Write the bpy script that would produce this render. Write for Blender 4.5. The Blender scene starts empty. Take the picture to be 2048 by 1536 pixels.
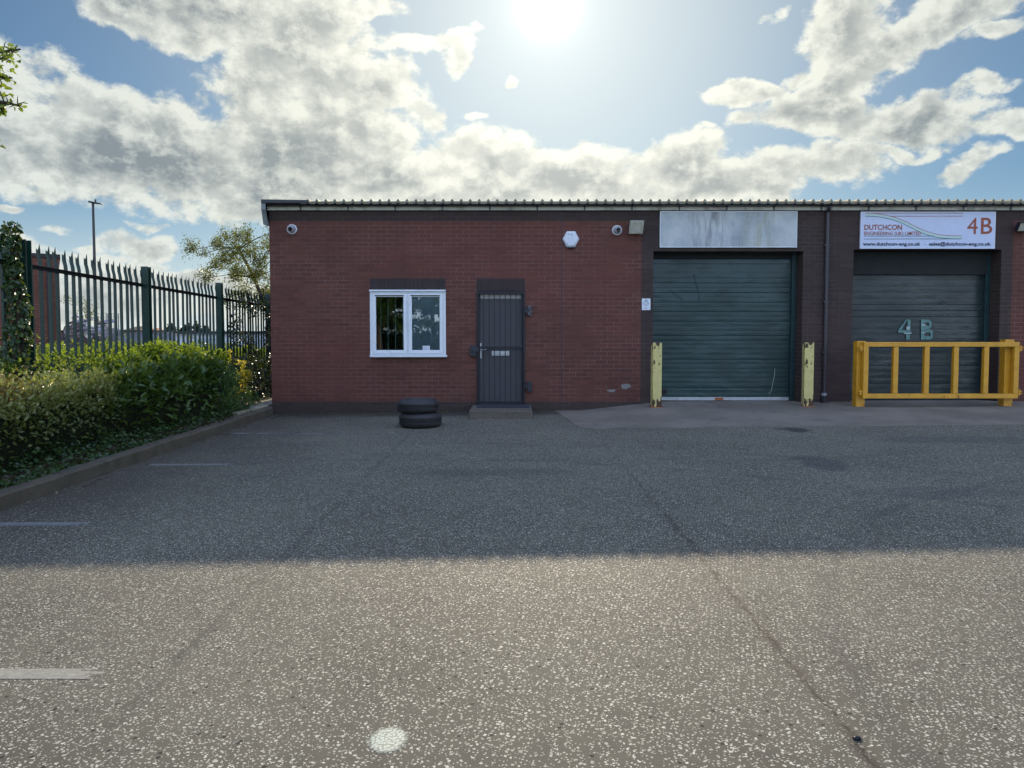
import bpy, bmesh, math, random
import numpy as np
from mathutils import Vector, Matrix, noise as mnoise
R = math.radians
random.seed(7)
rng = np.random.default_rng(7)
SC = bpy.context.scene
COL = SC.collection

# ------------------------------------------------------------------ camera
F = 1500.0 / 2048.0                       # focal length / picture width
EYE = 1.20                                # eye above the foot of the wall
PITCH = math.atan(73.0 / 1500.0)
WALL_Y = 13.5
cd = bpy.data.cameras.new("camera")
cam = bpy.data.objects.new("camera", cd)
COL.objects.link(cam)
cam.location = (0, 0, EYE)
cam.rotation_euler = (math.pi / 2 - PITCH, 0, 0)
cd.sensor_width = 36.0
cd.lens = 36.0 * F
cd.clip_start = 0.05
cd.clip_end = 5000
SC.camera = cam
SC.view_settings.view_transform = 'Standard'
SC.view_settings.look = 'None'
SC.view_settings.exposure = 0
SC.view_settings.gamma = 1
SC.render.resolution_x = 1024
SC.render.resolution_y = 768
SC.cycles.max_bounces = 6
SC.cycles.transparent_max_bounces = 24
SC.cycles.sample_clamp_indirect = 6.0

def ray(px, py):
    u = (px - 1024) / 1500.0; v = (768 - py) / 1500.0
    cp, sp = math.cos(PITCH), math.sin(PITCH)
    return (u, cp + v * sp, -sp + v * cp)
def at(px, py, Y=WALL_Y):
    """metres (x, z) seen at a reading of the photograph on the plane y = Y"""
    d = ray(px, py); t = Y / d[1]
    return d[0] * t, EYE + d[2] * t
def wx(px, Y=WALL_Y, py=620): return at(px, py, Y)[0]
def wz(py, Y=WALL_Y): return at(1024, py, Y)[1]
def gz(x, y):
    """height of the ground: falls away from the building, rises a little to the right"""
    return -0.0187 * (13.5 - min(max(y, -30.0), 13.5)) + 0.0105 * (min(max(x, -4.2), 14.0) + 4.2)
def on_ground(px, py, dz=0.0):
    d = ray(px, py); lo, hi = 0.5, 60.0
    for _ in range(60):
        m = (lo + hi) / 2; t = m / d[1]
        if EYE + d[2] * t > gz(d[0] * t, m) + dz: lo = m
        else: hi = m
    return d[0] * lo / d[1], lo

# ------------------------------------------------------------------ nodes
class NB:
    def __init__(s, tree): s.t = tree
    def n(s, typ, _out=0, _p=None, **kw):
        nd = s.t.nodes.new(typ)
        for k, v in (_p or {}).items(): setattr(nd, k, v)
        for k, v in kw.items():
            key = k.replace('_', ' ')
            s.put(nd, key if key in nd.inputs else k, v)
        return nd.outputs[_out] if _out is not None else nd
    def put(s, nd, key, v):
        sk = nd.inputs[key]
        if isinstance(v, bpy.types.NodeSocket): s.t.links.new(v, sk)
        else:
            if sk.type == 'RGBA' and len(v) == 3: v = (*v, 1)
            sk.default_value = v
    def m(s, op, a, b=None, c=None, clamp=False):
        nd = s.t.nodes.new('ShaderNodeMath'); nd.operation = op; nd.use_clamp = clamp
        for i, v in enumerate((a, b, c)):
            if v is not None: s.put(nd, i, v)
        return nd.outputs[0]
    def v(s, op, a, b=None, out=0):
        nd = s.t.nodes.new('ShaderNodeVectorMath'); nd.operation = op
        s.put(nd, 0, a)
        if b is not None: s.put(nd, 3 if op == 'SCALE' else 1, b)
        return nd.outputs[out]
    def mix(s, f, a, b, mode='MIX'):
        nd = s.t.nodes.new('ShaderNodeMix'); nd.data_type = 'RGBA'; nd.blend_type = mode
        s.put(nd, 0, f); s.put(nd, 6, a); s.put(nd, 7, b)
        return nd.outputs[2]
    def mixf(s, f, a, b):
        nd = s.t.nodes.new('ShaderNodeMix'); nd.data_type = 'FLOAT'
        s.put(nd, 0, f); s.put(nd, 2, a); s.put(nd, 3, b)
        return nd.outputs[0]
    def ramp(s, x, lo, hi, a=0.0, b=1.0, smooth=True):
        nd = s.t.nodes.new('ShaderNodeMapRange')
        nd.interpolation_type = 'SMOOTHSTEP' if smooth else 'LINEAR'
        s.put(nd, 0, x); s.put(nd, 1, lo); s.put(nd, 2, hi); s.put(nd, 3, a); s.put(nd, 4, b)
        return nd.outputs[0]
    def noise(s, vec, scale, detail=4, rough=0.55, out=0, dist=0.0):
        nd = s.t.nodes.new('ShaderNodeTexNoise')
        s.put(nd, 'Vector', vec); nd.inputs['Scale'].default_value = scale
        nd.inputs['Detail'].default_value = detail; nd.inputs['Roughness'].default_value = rough
        nd.inputs['Distortion'].default_value = dist
        return nd.outputs[out]
    def voro(s, vec, scale, feature='F1', out=0, rnd=1.0):
        nd = s.t.nodes.new('ShaderNodeTexVoronoi'); nd.feature = feature
        s.put(nd, 'Vector', vec); nd.inputs['Scale'].default_value = scale
        nd.inputs['Randomness'].default_value = rnd
        return nd.outputs[out]
    def sep(s, vec):
        nd = s.t.nodes.new('ShaderNodeSeparateXYZ'); s.put(nd, 0, vec); return nd.outputs
    def comb(s, x, y, z):
        nd = s.t.nodes.new('ShaderNodeCombineXYZ')
        for i, q in enumerate((x, y, z)): s.put(nd, i, q)
        return nd.outputs[0]

def newmat(name):
    m = bpy.data.materials.new(name); m.use_nodes = True
    nt = m.node_tree; nt.nodes.clear()
    nb = NB(nt)
    out = nt.nodes.new('ShaderNodeOutputMaterial')
    return m, nb, out
def finish(nb, out, bsdf): nb.t.links.new(bsdf, out.inputs['Surface'])
def bump(nb, h, dist=0.01, strength=1.0):
    return nb.n('ShaderNodeBump', Height=h, Distance=dist, Strength=strength)
def pos(nb): return nb.n('ShaderNodeNewGeometry', 'Position')
def objc(nb): return nb.n('ShaderNodeTexCoord', 'Object')

# ------------------------------------------------------------------ sun + sky
SUN_EL, SUN_AZ = 24.1, 2.65
sd = Vector((math.sin(R(SUN_AZ)) * math.cos(R(SUN_EL)), math.cos(R(SUN_AZ)) * math.cos(R(SUN_EL)), math.sin(R(SUN_EL))))
ld = bpy.data.lights.new("sun", 'SUN'); ld.energy = SUN_E = 5.7; ld.angle = R(0.55); ld.color = (1.0, 0.85, 0.63)
lo = bpy.data.objects.new("sun", ld); COL.objects.link(lo)
lo.rotation_euler = sd.to_track_quat('Z', 'Y').to_euler()
lo.location = (2, 40, 30)

W = bpy.data.worlds.new("World"); SC.world = W; W.use_nodes = True
W.node_tree.nodes.clear()
nb = NB(W.node_tree)
wout = W.node_tree.nodes.new('ShaderNodeOutputWorld')
gdir = nb.n('ShaderNodeTexCoord', 'Generated')
sky = nb.n('ShaderNodeTexSky', 0, dict(sky_type='NISHITA', sun_disc=False, sun_elevation=R(SUN_EL), sun_rotation=R(SUN_AZ),
                                       air_density=1.0, dust_density=0.6, ozone_density=2.0, altitude=50))
sky = nb.v('MULTIPLY', sky, (0.040, 0.057, 0.068))

def azel(px, py):
    d = Vector(ray(px, py)).normalized()
    return math.atan2(d.x, d.y), math.asin(d.z)
# cloud banks: (px, py, rx, ry, weight, tilt)  read off the photograph, turned into compass bearing and height
CL = [
 # big bank low on the left
 (60, 210, 130, 95, 1.0, -.25), (150, 300, 190, 95, 1.1, 0), (300, 300, 230, 115, 1.25, .1), (425, 325, 115, 82, 1.1, 0), (225, 215, 45, 50, .7, 0),
 # top left bank
 (290, 5, 180, 50, 1.1, .35), (440, 12, 210, 70, 1.15, .2),
 # column
 (590, 50, 150, 95, 1.25, 0), (535, 175, 95, 105, 1.1, .3), (640, 165, 110, 105, 1.2, 0), (770, 170, 85, 55, 1.1, 0.1), (720, 260, 160, 80, 1.2, 0.1),
 (600, 320, 190, 120, 1.25, 0), (850, 225, 55, 30, .75, .5), (560, 390, 260, 60, 1.1, .1), (760, 340, 210, 75, 1.1, 0),
 (760, 5, 60, 25, .8, 0),
 # wisp under the sun
 (860, 75, 95, 20, .85, -.15), (905, 100, 30, 28, .75, 0), (1020, 150, 18, 10, .8, 0), (955, 235, 30, 12, .5, 0),
 # band above the roof
 (960, 340, 190, 75, 1.15, 0), (1130, 350, 200, 68, 1.2, 0), (1360, 325, 85, 60, 1.1, -.2), (1300, 370, 260, 55, 1.15, 0), (1490, 370, 150, 50, 1.0, 0), (1020, 400, 500, 60, 1.0, 0),
 (1400, 257, 20, 9, .6, 0),
 # right banks
 (1480, 192, 85, 24, .95, .05), (1700, 65, 85, 75, 1.0, 0), (1800, 90, 180, 40, 1.0, -.38), (1690, 165, 110, 36, 1.0, -.3), (1600, 150, 40, 16, .6, -.4),
 (1920, 20, 110, 35, .9, 0.1), (2010, 65, 60, 16, .7, 0), (1620, 240, 115, 40, 1.05, 0), (1800, 232, 165, 38, 1.1, -.05), (1990, 238, 90, 24, .85, 0), (1490, 245, 45, 18, .7, 0),
 (1660, 335, 130, 40, 1.0, 0), (1560, 345, 70, 36, .9, 0), (1780, 290, 90, 18, .85, 0), (1920, 325, 70, 22, .85, -.5), (1960, 292, 45, 10, .7, 0), (1950, 178, 60, 14, .8, -.1), (1540, 18, 35, 12, .6, 0),
 # low clouds
 (280, 490, 75, 24, .95, 0), (195, 492, 35, 12, .7, 0), (20, 500, 95, 34, .9, .15), (10, 408, 28, 12, .8, 0), (250, 520, 90, 16, .6, 0),
 (330, 565, 200, 30, .85, 0), (180, 600, 300, 45, .9, 0), (10, 325, 22, 10, .6, 0), (110, 455, 30, 7, .5, .1), (290, 452, 40, 7, .5, 0),
 (1500, 500, 700, 40, .5, 0),
]
xyz = nb.sep(gdir)
az = nb.m('ARCTAN2', xyz[0], xyz[1]); el = nb.m('ARCSINE', xyz[2])
q0 = nb.comb(az, el, 0.0)

w1 = nb.v('SCALE', nb.v('SUBTRACT', nb.noise(q0, 9.0, 3, .6, out=1), (.5, .5, .5)), 0.075)
qw = nb.v('ADD', q0, w1)
acc = None
for (px, py, rx, ry, w, tl) in CL:
    a, e = azel(px, py)
    mp = nb.t.nodes.new('ShaderNodeMapping'); mp.vector_type = 'TEXTURE'
    if acc is None: nb.put(mp, 'Vector', qw)
    else:      # keeps the banks in one chain, so that the node stack stays small
        ch = nb.t.nodes.new('ShaderNodeVectorMath'); ch.operation = 'MULTIPLY_ADD'
        nb.put(ch, 0, acc); ch.inputs[1].default_value = (1e-8, 1e-8, 0); nb.put(ch, 2, qw)
        nb.put(mp, 'Vector', ch.outputs[0])
    mp.inputs['Location'].default_value = (a, e, 0)
    mp.inputs['Rotation'].default_value = (0, 0, -tl)
    mp.inputs['Scale'].default_value = (rx / 1500.0, ry / 1500.0, 1)
    d = nb.v('DOT_PRODUCT', mp.outputs[0], mp.outputs[0], out=1)
    val = nb.m('MULTIPLY_ADD', d, -w * .9, w)
    acc = val if acc is None else nb.m('MAXIMUM', acc, val)
# scattered clouds in the rest of the sky, out of the picture
side = nb.ramp(nb.m('ABSOLUTE', az), 0.70, 1.0)
high = nb.ramp(el, 0.60, 0.80)
rest = nb.m('MULTIPLY', nb.m('MAXIMUM', side, high), nb.ramp(el, -0.05, 0.05))
far = nb.m('MULTIPLY_ADD', nb.noise(q0, 2.2, 1, .5), 5.0, -2.4)
far = nb.m('MULTIPLY_ADD', rest, nb.m('ADD', far, 1.5), -1.5)
acc = nb.m('MAXIMUM', acc, far)
acc = nb.m('MAXIMUM', acc, -1.0)
def fbm(q, det):
    fb = nb.noise(nb.v('MULTIPLY', q, (1.0, 1.3, 1.0)), 14.0, det, .625)
    return nb.m('MULTIPLY', nb.m('SUBTRACT', fb, .5), 3.5)
fb1 = fbm(q0, 7)
den = nb.m('ADD', fb1, acc)
# heavy shaded bellies of the banks
DK = [(230, 320, 170, 60, 1.0, .15), (350, 335, 140, 45, .9, .0), (410, 30, 130, 50, 1.0, .3), (590, 330, 110, 120, 1.1, 0), (740, 355, 170, 50, .9, 0.1), (1080, 365, 170, 45, 1.0, 0),
      (450, 190, 60, 70, .7, 0), (1400, 385, 160, 28, .7, 0), (1350, 330, 45, 25, .8, 0), (1850, 240, 90, 30, .9, 0), (1570, 245, 50, 25, .7, 0), (1730, 110, 90, 25, .6, -.3), (560, 95, 60, 25, .7, 0), (730, 160, 50, 16, .8, 0), (300, 410, 260, 25, .7, .05)]
dk = None
for (px, py, rx, ry, w, tl) in DK:
    a, e = azel(px, py)
    mp = nb.t.nodes.new('ShaderNodeMapping'); mp.vector_type = 'TEXTURE'
    ch = nb.t.nodes.new('ShaderNodeVectorMath'); ch.operation = 'MULTIPLY_ADD'
    nb.put(ch, 0, den if dk is None else dk); ch.inputs[1].default_value = (1e-8, 1e-8, 0); nb.put(ch, 2, qw)
    nb.put(mp, 'Vector', ch.outputs[0])
    mp.inputs['Location'].default_value = (a, e, 0)
    mp.inputs['Rotation'].default_value = (0, 0, -tl)
    mp.inputs['Scale'].default_value = (rx / 1500.0, ry / 1500.0, 1)
    d = nb.v('DOT_PRODUCT', mp.outputs[0], mp.outputs[0], out=1)
    val = nb.m('MULTIPLY_ADD', d, -w, w)
    dk = val if dk is None else nb.m('MAXIMUM', dk, val)
dk = nb.m('MULTIPLY', nb.ramp(dk, 0.0, 1.0), nb.ramp(fb1, .9, -.9, .35, 1.0))
sq = (R(SUN_AZ), R(SUN_EL), 0.0)
tosun = nb.v('NORMALIZE', nb.v('SUBTRACT', sq, q0))
tosun = nb.v('NORMALIZE', nb.v('ADD', tosun, (0.0, 0.55, 0.0)))
den2 = nb.m('ADD', fbm(nb.v('ADD', q0, nb.v('SCALE', tosun, 0.015)), 5), acc)
alpha = nb.ramp(den, -0.04, 0.55)
rim = nb.ramp(nb.m('SUBTRACT', den, den2), -0.45, 0.65)
thick = nb.ramp(den, 0.35, 1.35)
cosun = nb.v('DOT_PRODUCT', gdir, tuple(sd), out=1)
prox = nb.m('POWER', nb.m('MAXIMUM', cosun, 0.0), 8.0)
lit = nb.m('ADD', nb.m('MULTIPLY', rim, 0.85), nb.m('MULTIPLY', nb.m('SUBTRACT', 1.0, thick), 0.60))
lit = nb.m('SUBTRACT', lit, nb.m('MULTIPLY', dk, 0.42))
lit = nb.m('ADD', lit, nb.m('MULTIPLY', nb.m('SUBTRACT', fb1, -.35), .10), clamp=True)
c_dark = nb.mix(prox, (0.22, 0.27, 0.31), (0.36, 0.39, 0.37))
c_lit = nb.mix(prox, (0.76, 0.81, 0.77), (0.93, 0.92, 0.78))
ccol = nb.mix(lit, c_dark, c_lit)
# thin bright haze round the sun, greying the blue
halo = nb.m('POWER', nb.m('MAXIMUM', cosun, 0.0), 14.0)
base = nb.mix(nb.m('MULTIPLY', halo, 0.85), sky, (0.40, 0.47, 0.50))
hz = nb.m('MULTIPLY', nb.ramp(el, 0.20, 0.00), 0.92)
base = nb.mix(hz, base, (0.72, 0.80, 0.84))
col = nb.mix(nb.m('MULTIPLY', alpha, 0.96), base, ccol)
g1 = nb.m('MULTIPLY', nb.m('POWER', nb.m('MAXIMUM', cosun, 0.0), 3000.0), 1.1)
g2 = nb.m('MULTIPLY', nb.m('POWER', nb.m('MAXIMUM', cosun, 0.0), 30.0), 0.36)
g3 = nb.m('MULTIPLY', nb.m('POWER', nb.m('MAXIMUM', cosun, 0.0), 9000.0), 4.0)
g4 = nb.m('MULTIPLY', nb.m('POWER', nb.m('MAXIMUM', cosun, 0.0), 320.0), 0.18)
gl = nb.m('ADD', nb.m('ADD', nb.m('ADD', g1, g2), g3), g4)
col = nb.v('ADD', col, nb.v('SCALE', (1.0, 0.98, 0.90), gl))
# sky colour raised away from the sun, as added fill light for shaded surfaces
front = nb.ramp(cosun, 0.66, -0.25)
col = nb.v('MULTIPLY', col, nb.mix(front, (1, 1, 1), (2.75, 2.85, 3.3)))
col = nb.v('MULTIPLY', col, nb.mix(nb.ramp(el, .62, 1.25), (1, 1, 1), (1.35, 1.65, 2.6)))  # overhead sky raised and bluer too, extra fill for the shaded ground
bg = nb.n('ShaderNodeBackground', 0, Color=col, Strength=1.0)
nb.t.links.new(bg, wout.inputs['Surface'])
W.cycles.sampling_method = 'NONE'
# ------------------------------------------------------------------ materials
def simple(name, color, rough=0.6, metal=0.0, var=0.12, scale=6.0, bmp=0.0, bscale=120.0, spec=0.5, dirt=None, dirt_amt=0.0, coords='pos'):
    m, nb, out = newmat(name)
    p = pos(nb) if coords == 'pos' else objc(nb)
    n1 = nb.noise(p, scale, 5, .6)
    n2 = nb.noise(p, scale * 9, 3, .6)
    f = nb.ramp(nb.m('MULTIPLY_ADD', n2, .4, nb.m('MULTIPLY', n1, .6)), .3, .7)
    c = nb.mix(f, tuple(x * (1 - var) for x in color), tuple(min(1, x * (1 + var)) for x in color))
    if dirt:
        d = nb.ramp(nb.noise(p, scale * 1.7, 6, .65), .62 - dirt_amt * .2, .75)
        c = nb.mix(nb.m('MULTIPLY', d, dirt_amt), c, dirt)
    kw = dict(Base_Color=c, Roughness=nb.mixf(f, rough * .9, min(1, rough * 1.1)), Metallic=metal)
    b = nb.n('ShaderNodeBsdfPrincipled', None, **kw)
    b.inputs['Specular IOR Level'].default_value = spec
    if bmp: nb.put(b, 'Normal', bump(nb, nb.noise(p, bscale, 4, .6), bmp))
    finish(nb, out, b.outputs[0]); return m

def brick(name, c1, c2, c3, mortar, soldier=False, rough=.8, msize=.010):
    m, nb, out = newmat(name)
    p = nb.sep(pos(nb))
    u = nb.m('ADD', p[0], p[1])
    if soldier: vec = nb.comb(p[2], u, 0.0); bw, rh = .225, .075
    else: vec = nb.comb(u, p[2], 0.0); bw, rh = .225, .075
    wob = nb.v('SCALE', nb.v('SUBTRACT', nb.noise(pos(nb), 30, 2, .5, out=1), (.5, .5, .5)), .004)
    vec = nb.v('ADD', vec, wob)
    vec = nb.v('ADD', vec, (20.0, 30.0, 0) if not soldier else (20 * .225 + .018, 30.0, 0))
    bt = nb.t.nodes.new('ShaderNodeTexBrick')
    nb.put(bt, 'Vector', vec)
    bt.offset = 0.5 if not soldier else 0.0; bt.squash = 1
    for k, v in (('Scale', 1.0), ('Mortar Size', msize / 2), ('Mortar Smooth', .25), ('Bias', 0.0), ('Brick Width', bw), ('Row Height', rh)):
        bt.inputs[k].default_value = v
    bt.inputs['Color1'].default_value = (0, 0, 0, 1); bt.inputs['Color2'].default_value = (1, 1, 1, 1); bt.inputs['Mortar'].default_value = (.5, .5, .5, 1)
    rnd = nb.n('ShaderNodeSeparateColor', 0, Color=bt.outputs[0])
    big = nb.noise(pos(nb), .55, 4, .6)
    fine = nb.noise(pos(nb), 45, 5, .65)
    c = nb.mix(nb.ramp(rnd, .1, .9), c1, c2)
    c = nb.mix(nb.m('MULTIPLY', nb.ramp(rnd, .80, .95), .55), c, c3)
    c = nb.mix(nb.m('MULTIPLY', nb.ramp(fine, .35, .7), .30), c, tuple(x * .55 for x in c1))
    c = nb.mix(nb.m('MULTIPLY', nb.ramp(big, .35, .65), .35), c, tuple(x * .62 for x in c1))
    rd = nb.ramp(nb.noise(nb.v('MULTIPLY', pos(nb), (.22, .22, .5)), 1.0, 3, .5), .42, .62)
    c = nb.mix(nb.m('MULTIPLY', rd, .30), c, tuple(min(1, a * b) for a, b in zip(c2, (1.12, .86, .95))))
    # mortar is washed out or clean in patches
    mo = nb.ramp(nb.noise(pos(nb), 1.4, 4, .65), .38, .60)
    mcol = nb.mix(mo, tuple(x * .42 + y * .35 for x, y in zip(mortar, c1)), mortar)
    c = nb.mix(bt.outputs[1], c, mcol)
    # dark run-off under the eaves and splash at the foot
    low = nb.m('MULTIPLY', nb.ramp(nb.m('ADD', p[2], nb.m('MULTIPLY', nb.noise(pos(nb), 3.0, 4, .6), .5)), .70, .20), .35)
    c = nb.mix(low, c, (.045, .038, .03))
    stre = nb.noise(nb.v('MULTIPLY', pos(nb), (9.0, 9.0, .35)), 1.0, 4, .6)
    c = nb.mix(nb.m('MULTIPLY', nb.ramp(stre, .55, .8), .25), c, (.03, .026, .024))
    b = nb.n('ShaderNodeBsdfPrincipled', None, Base_Color=c, Roughness=rough)
    b.inputs['Specular IOR Level'].default_value = .3
    h = nb.m('ADD', nb.m('MULTIPLY', bt.outputs[1], -1.0), nb.m('MULTIPLY', fine, .45))
    nb.put(b, 'Normal', bump(nb, h, .006))
    finish(nb, out, b.outputs[0]); return m

M = {}
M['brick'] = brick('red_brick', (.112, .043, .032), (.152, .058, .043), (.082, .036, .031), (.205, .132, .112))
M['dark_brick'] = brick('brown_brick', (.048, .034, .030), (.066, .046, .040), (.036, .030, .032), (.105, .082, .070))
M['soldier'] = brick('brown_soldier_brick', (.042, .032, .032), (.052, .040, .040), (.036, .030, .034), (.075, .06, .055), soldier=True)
M['far_brick'] = brick('far_brick', (.16, .055, .035), (.21, .075, .045), (.12, .045, .03), (.26, .19, .15))
M['upvc'] = simple('white_upvc', (.72, .76, .80), .35, var=.04, scale=3, dirt=(.35, .36, .34), dirt_amt=.25)
M['fascia'] = simple('cream_fascia', (.50, .48, .38), .6, var=.14, scale=2.5, dirt=(.10, .08, .06), dirt_amt=.8)
M['gutter'] = simple('dark_gutter', (.030, .026, .034), .35, var=.3, scale=4)
M['roofsheet'] = simple('roof_sheet', (.20, .19, .13), .75, .0, var=.3, scale=3, bmp=.002)
M['bargeboard'] = simple('pale_verge', (.20, .23, .23), .5, var=.2, scale=5)
M['darkmetal'] = simple('dark_blue_grey_paint', (.020, .022, .034), .38, var=.25, scale=12)
M['gatepaint'] = simple('black_gate_paint', (.008, .008, .013), .5, var=.3, scale=12)
M['doorpanel'] = simple('grey_door_paint', (.080, .078, .084), .7, var=.12, scale=4, bmp=.001)
M['letterglass'] = simple('frosted_strip', (.42, .40, .37), .5, var=.1, scale=20)
M['chrome'] = simple('brushed_plate', (.62, .62, .62), .3, .3, var=.08, scale=20)
M['concrete'] = simple('old_concrete', (.115, .098, .078), .85, var=.25, scale=5, bmp=.006, bscale=90, dirt=(.04, .037, .03), dirt_amt=.6)
M['kerbcon'] = simple('kerb_concrete', (.090, .076, .052), .9, var=.3, scale=4, bmp=.006, bscale=80, dirt=(.04, .042, .025), dirt_amt=.7)
M['pathcon'] = simple('path_concrete', (.30, .27, .20), .9, var=.2, scale=4, bmp=.004, bscale=80)
M['mat'] = simple('rubber_doormat', (.03, .032, .045), .9, var=.3, scale=40, bmp=.004)
M['cctv'] = simple('camera_white', (.66, .67, .69), .35, var=.05, scale=20)
M['cctvgrey'] = simple('camera_grey', (.30, .30, .32), .35, var=.05, scale=20)
M['black'] = simple('black_gloss', (.008, .008, .010), .15, var=.1)
M['alarm'] = simple('alarm_white', (.66, .70, .76), .4, var=.06, scale=9, dirt=(.30, .27, .2), dirt_amt=.4)
M['flood'] = simple('floodlight_glass', (.40, .38, .29), .3, var=.35, scale=16)
M['floodbody'] = simple('floodlight_body', (.40, .40, .35), .5, var=.2, scale=14)
M['blacktext'] = simple('dark_lettering', (.020, .028, .055), .6, var=.1)
M['greytext'] = simple('grey_lettering', (.12, .14, .17), .6, var=.1)
M['orange'] = simple('rust_orange_lettering', (.30, .075, .035), .6, var=.12)
M['redline'] = simple('red_line_print', (.36, .09, .07), .6, var=.1)
M['greenline'] = simple('green_line_print', (.02, .13, .12), .6, var=.1)
M['paleband'] = simple('pale_green_print', (.46, .60, .58), .5, var=.05)
M['signwhite'] = simple('sign_white', (.52, .58, .74), .4, var=.05, scale=2)
M['warnwhite'] = simple('warning_sign_white', (.66, .70, .78), .4, var=.04, scale=9)
M['stencil'] = simple('faded_teal_paint', (.10, .21, .19), .6, var=.3, scale=14)
M['stencilpale'] = simple('pale_grey_patch', (.36, .42, .42), .6, var=.2, scale=14)
M['rubber'] = simple('tyre_rubber', (.027, .026, .028), .6, var=.4, scale=8, bmp=.002, bscale=60)
M['fence'] = simple('green_fence_paint', (.006, .034, .025), .42, var=.3, scale=6)
M['rail'] = simple('dark_rail_paint', (.010, .018, .020), .45, var=.3, scale=6)
M['bark'] = simple('bark', (.075, .055, .04), .9, var=.35, scale=9, bmp=.01, bscale=40)
M['stem'] = simple('green_brown_stem', (.06, .05, .025), .8, var=.3, scale=20)
M['lamppost'] = simple('lamp_post_paint', (.035, .038, .042), .5, var=.2)
M['hoarding'] = simple('pale_sheeting', (.36, .40, .46), .6, var=.15, scale=.6)
M['whiteshed'] = simple('white_cladding', (.62, .66, .70), .6, var=.1, scale=.3)
M['blueshed'] = simple('blue_cladding', (.05, .11, .32), .5, var=.2, scale=.3)
M['darkroof'] = simple('dark_shed_roof', (.035, .03, .03), .8, var=.3, scale=1)
M['meshpanel'] = simple('grey_mesh_wire', (.30, .33, .36), .5, .4, var=.1)
M['scrap'] = simple('scrap_sheet', (.50, .50, .54), .45, .3, var=.4, scale=2)
M['interior'] = simple('room_wall', (.34, .38, .36), .9, var=.2, scale=1)
M['blind'] = simple('vertical_blind', (.34, .40, .38), .8, var=.15, scale=3)
M['film'] = simple('grey_window_film', (.34, .39, .54), .35, var=.18, scale=3.5)
M['rust'] = simple('rust_patch', (.30, .09, .03), .8, var=.3, scale=30)
M['stone'] = simple('pebble', (.45, .43, .38), .8, var=.3, scale=30)
M['branch'] = simple('bleached_stick', (.55, .50, .40), .8, var=.2, scale=30)

def paint_chipped(name, col, under, amt, edge=.5, rough=.45, scale=22, rustc=None):
    m, nb, out = newmat(name)
    p = objc(nb)
    st = nb.v('MULTIPLY', p, (1.0, 1.0, .6))
    n1 = nb.noise(st, scale, 5, .62)
    n2 = nb.noise(st, scale * .22, 3, .6)
    pz = nb.sep(p)[2]
    e = nb.m('MULTIPLY', nb.ramp(nb.m('ABSOLUTE', nb.m('SUBTRACT', pz, .57)), .30, .60), .10)   # more at head and foot
    f = nb.m('ADD', nb.m('MULTIPLY_ADD', n2, .5, nb.m('MULTIPLY', n1, .6)), e)
    chip = nb.ramp(f, amt, amt + .012)
    base = nb.mix(nb.ramp(nb.noise(p, 7, 4, .6), .3, .7), tuple(x * .82 for x in col), col)
    base = nb.mix(nb.m('MULTIPLY', nb.ramp(nb.noise(p, 60, 4, .7), .5, .75), .35), base, tuple(x * .45 for x in col))
    u = under if not rustc else nb.mix(nb.ramp(n2, .45, .55), under, rustc)
    c = nb.mix(chip, base, u)
    b = nb.n('ShaderNodeBsdfPrincipled', None, Base_Color=c, Roughness=nb.mixf(chip, rough, .8))
    nb.put(b, 'Normal', bump(nb, nb.m('ADD', nb.m('MULTIPLY', chip, -.6), nb.m('MULTIPLY', n1, .3)), .003))
    finish(nb, out, b.outputs[0]); return m
M['bollard'] = paint_chipped('chipped_pale_yellow', (.62, .53, .20), (.035, .025, .022), .625, rustc=(.07, .035, .02))
M['yellow'] = paint_chipped('amber_yellow_paint', (.64, .31, .018), (.26, .12, .02), .745, rough=.42)
M['chipblack'] = paint_chipped('chipped_hinge_paint', (.022, .022, .032), (.30, .29, .28), .70, scale=60)

def leafmat(name, dark, light, trans=.35, rough=.35, spec=.5, brown=None):
    m, nb, out = newmat(name)
    at_ = nb.t.nodes.new('ShaderNodeAttribute'); at_.attribute_name = 'tint'
    f = at_.outputs['Fac']
    c = nb.mix(f, dark, light)
    if brown: c = nb.mix(nb.ramp(f, .90, .97), c, brown)
    c2 = nb.mix(.55, c, (.45, .55, .02), 'MIX')
    b = nb.n('ShaderNodeBsdfPrincipled', None, Base_Color=c, Roughness=rough)
    b.inputs['Specular IOR Level'].default_value = spec
    t = nb.n('ShaderNodeBsdfTranslucent', 0, Color=nb.mix(.5, c, c2))
    mx = nb.n('ShaderNodeMixShader', None); nb.put(mx, 0, trans)
    nb.t.links.new(b.outputs[0], mx.inputs[1]); nb.t.links.new(t, mx.inputs[2])
    finish(nb, out, mx.outputs[0]); return m
M['laurel'] = leafmat('laurel_leaf', (.034, .075, .016), (.105, .185, .035), .32, .32)
M['euonymus'] = leafmat('yellowing_hedge_leaf', (.045, .075, .018), (.36, .37, .12), .38, .34, brown=(.16, .09, .04))
M['ivy'] = leafmat('ivy_leaf', (.014, .042, .014), (.055, .105, .030), .20, .36)
M['brightleaf'] = leafmat('spring_leaf', (.10, .17, .02), (.26, .34, .03), .50, .4)
M['treeleaf'] = leafmat('olive_leaf', (.060, .085, .018), (.20, .17, .03), .42, .45)
M['copperleaf'] = leafmat('orange_yellow_leaf', (.46, .46, .06), (.60, .40, .07), .62, .4)
M['feather'] = leafmat('feathery_leaf', (.018, .070, .020), (.06, .14, .03), .30, .5)
M['darkleaf'] = leafmat('dark_leaf', (.008, .018, .014), (.020, .040, .022), .12, .35)
M['hedgecore'] = simple('hedge_interior', (.012, .016, .008), 1.0, var=.5, scale=9, spec=.1)

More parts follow.
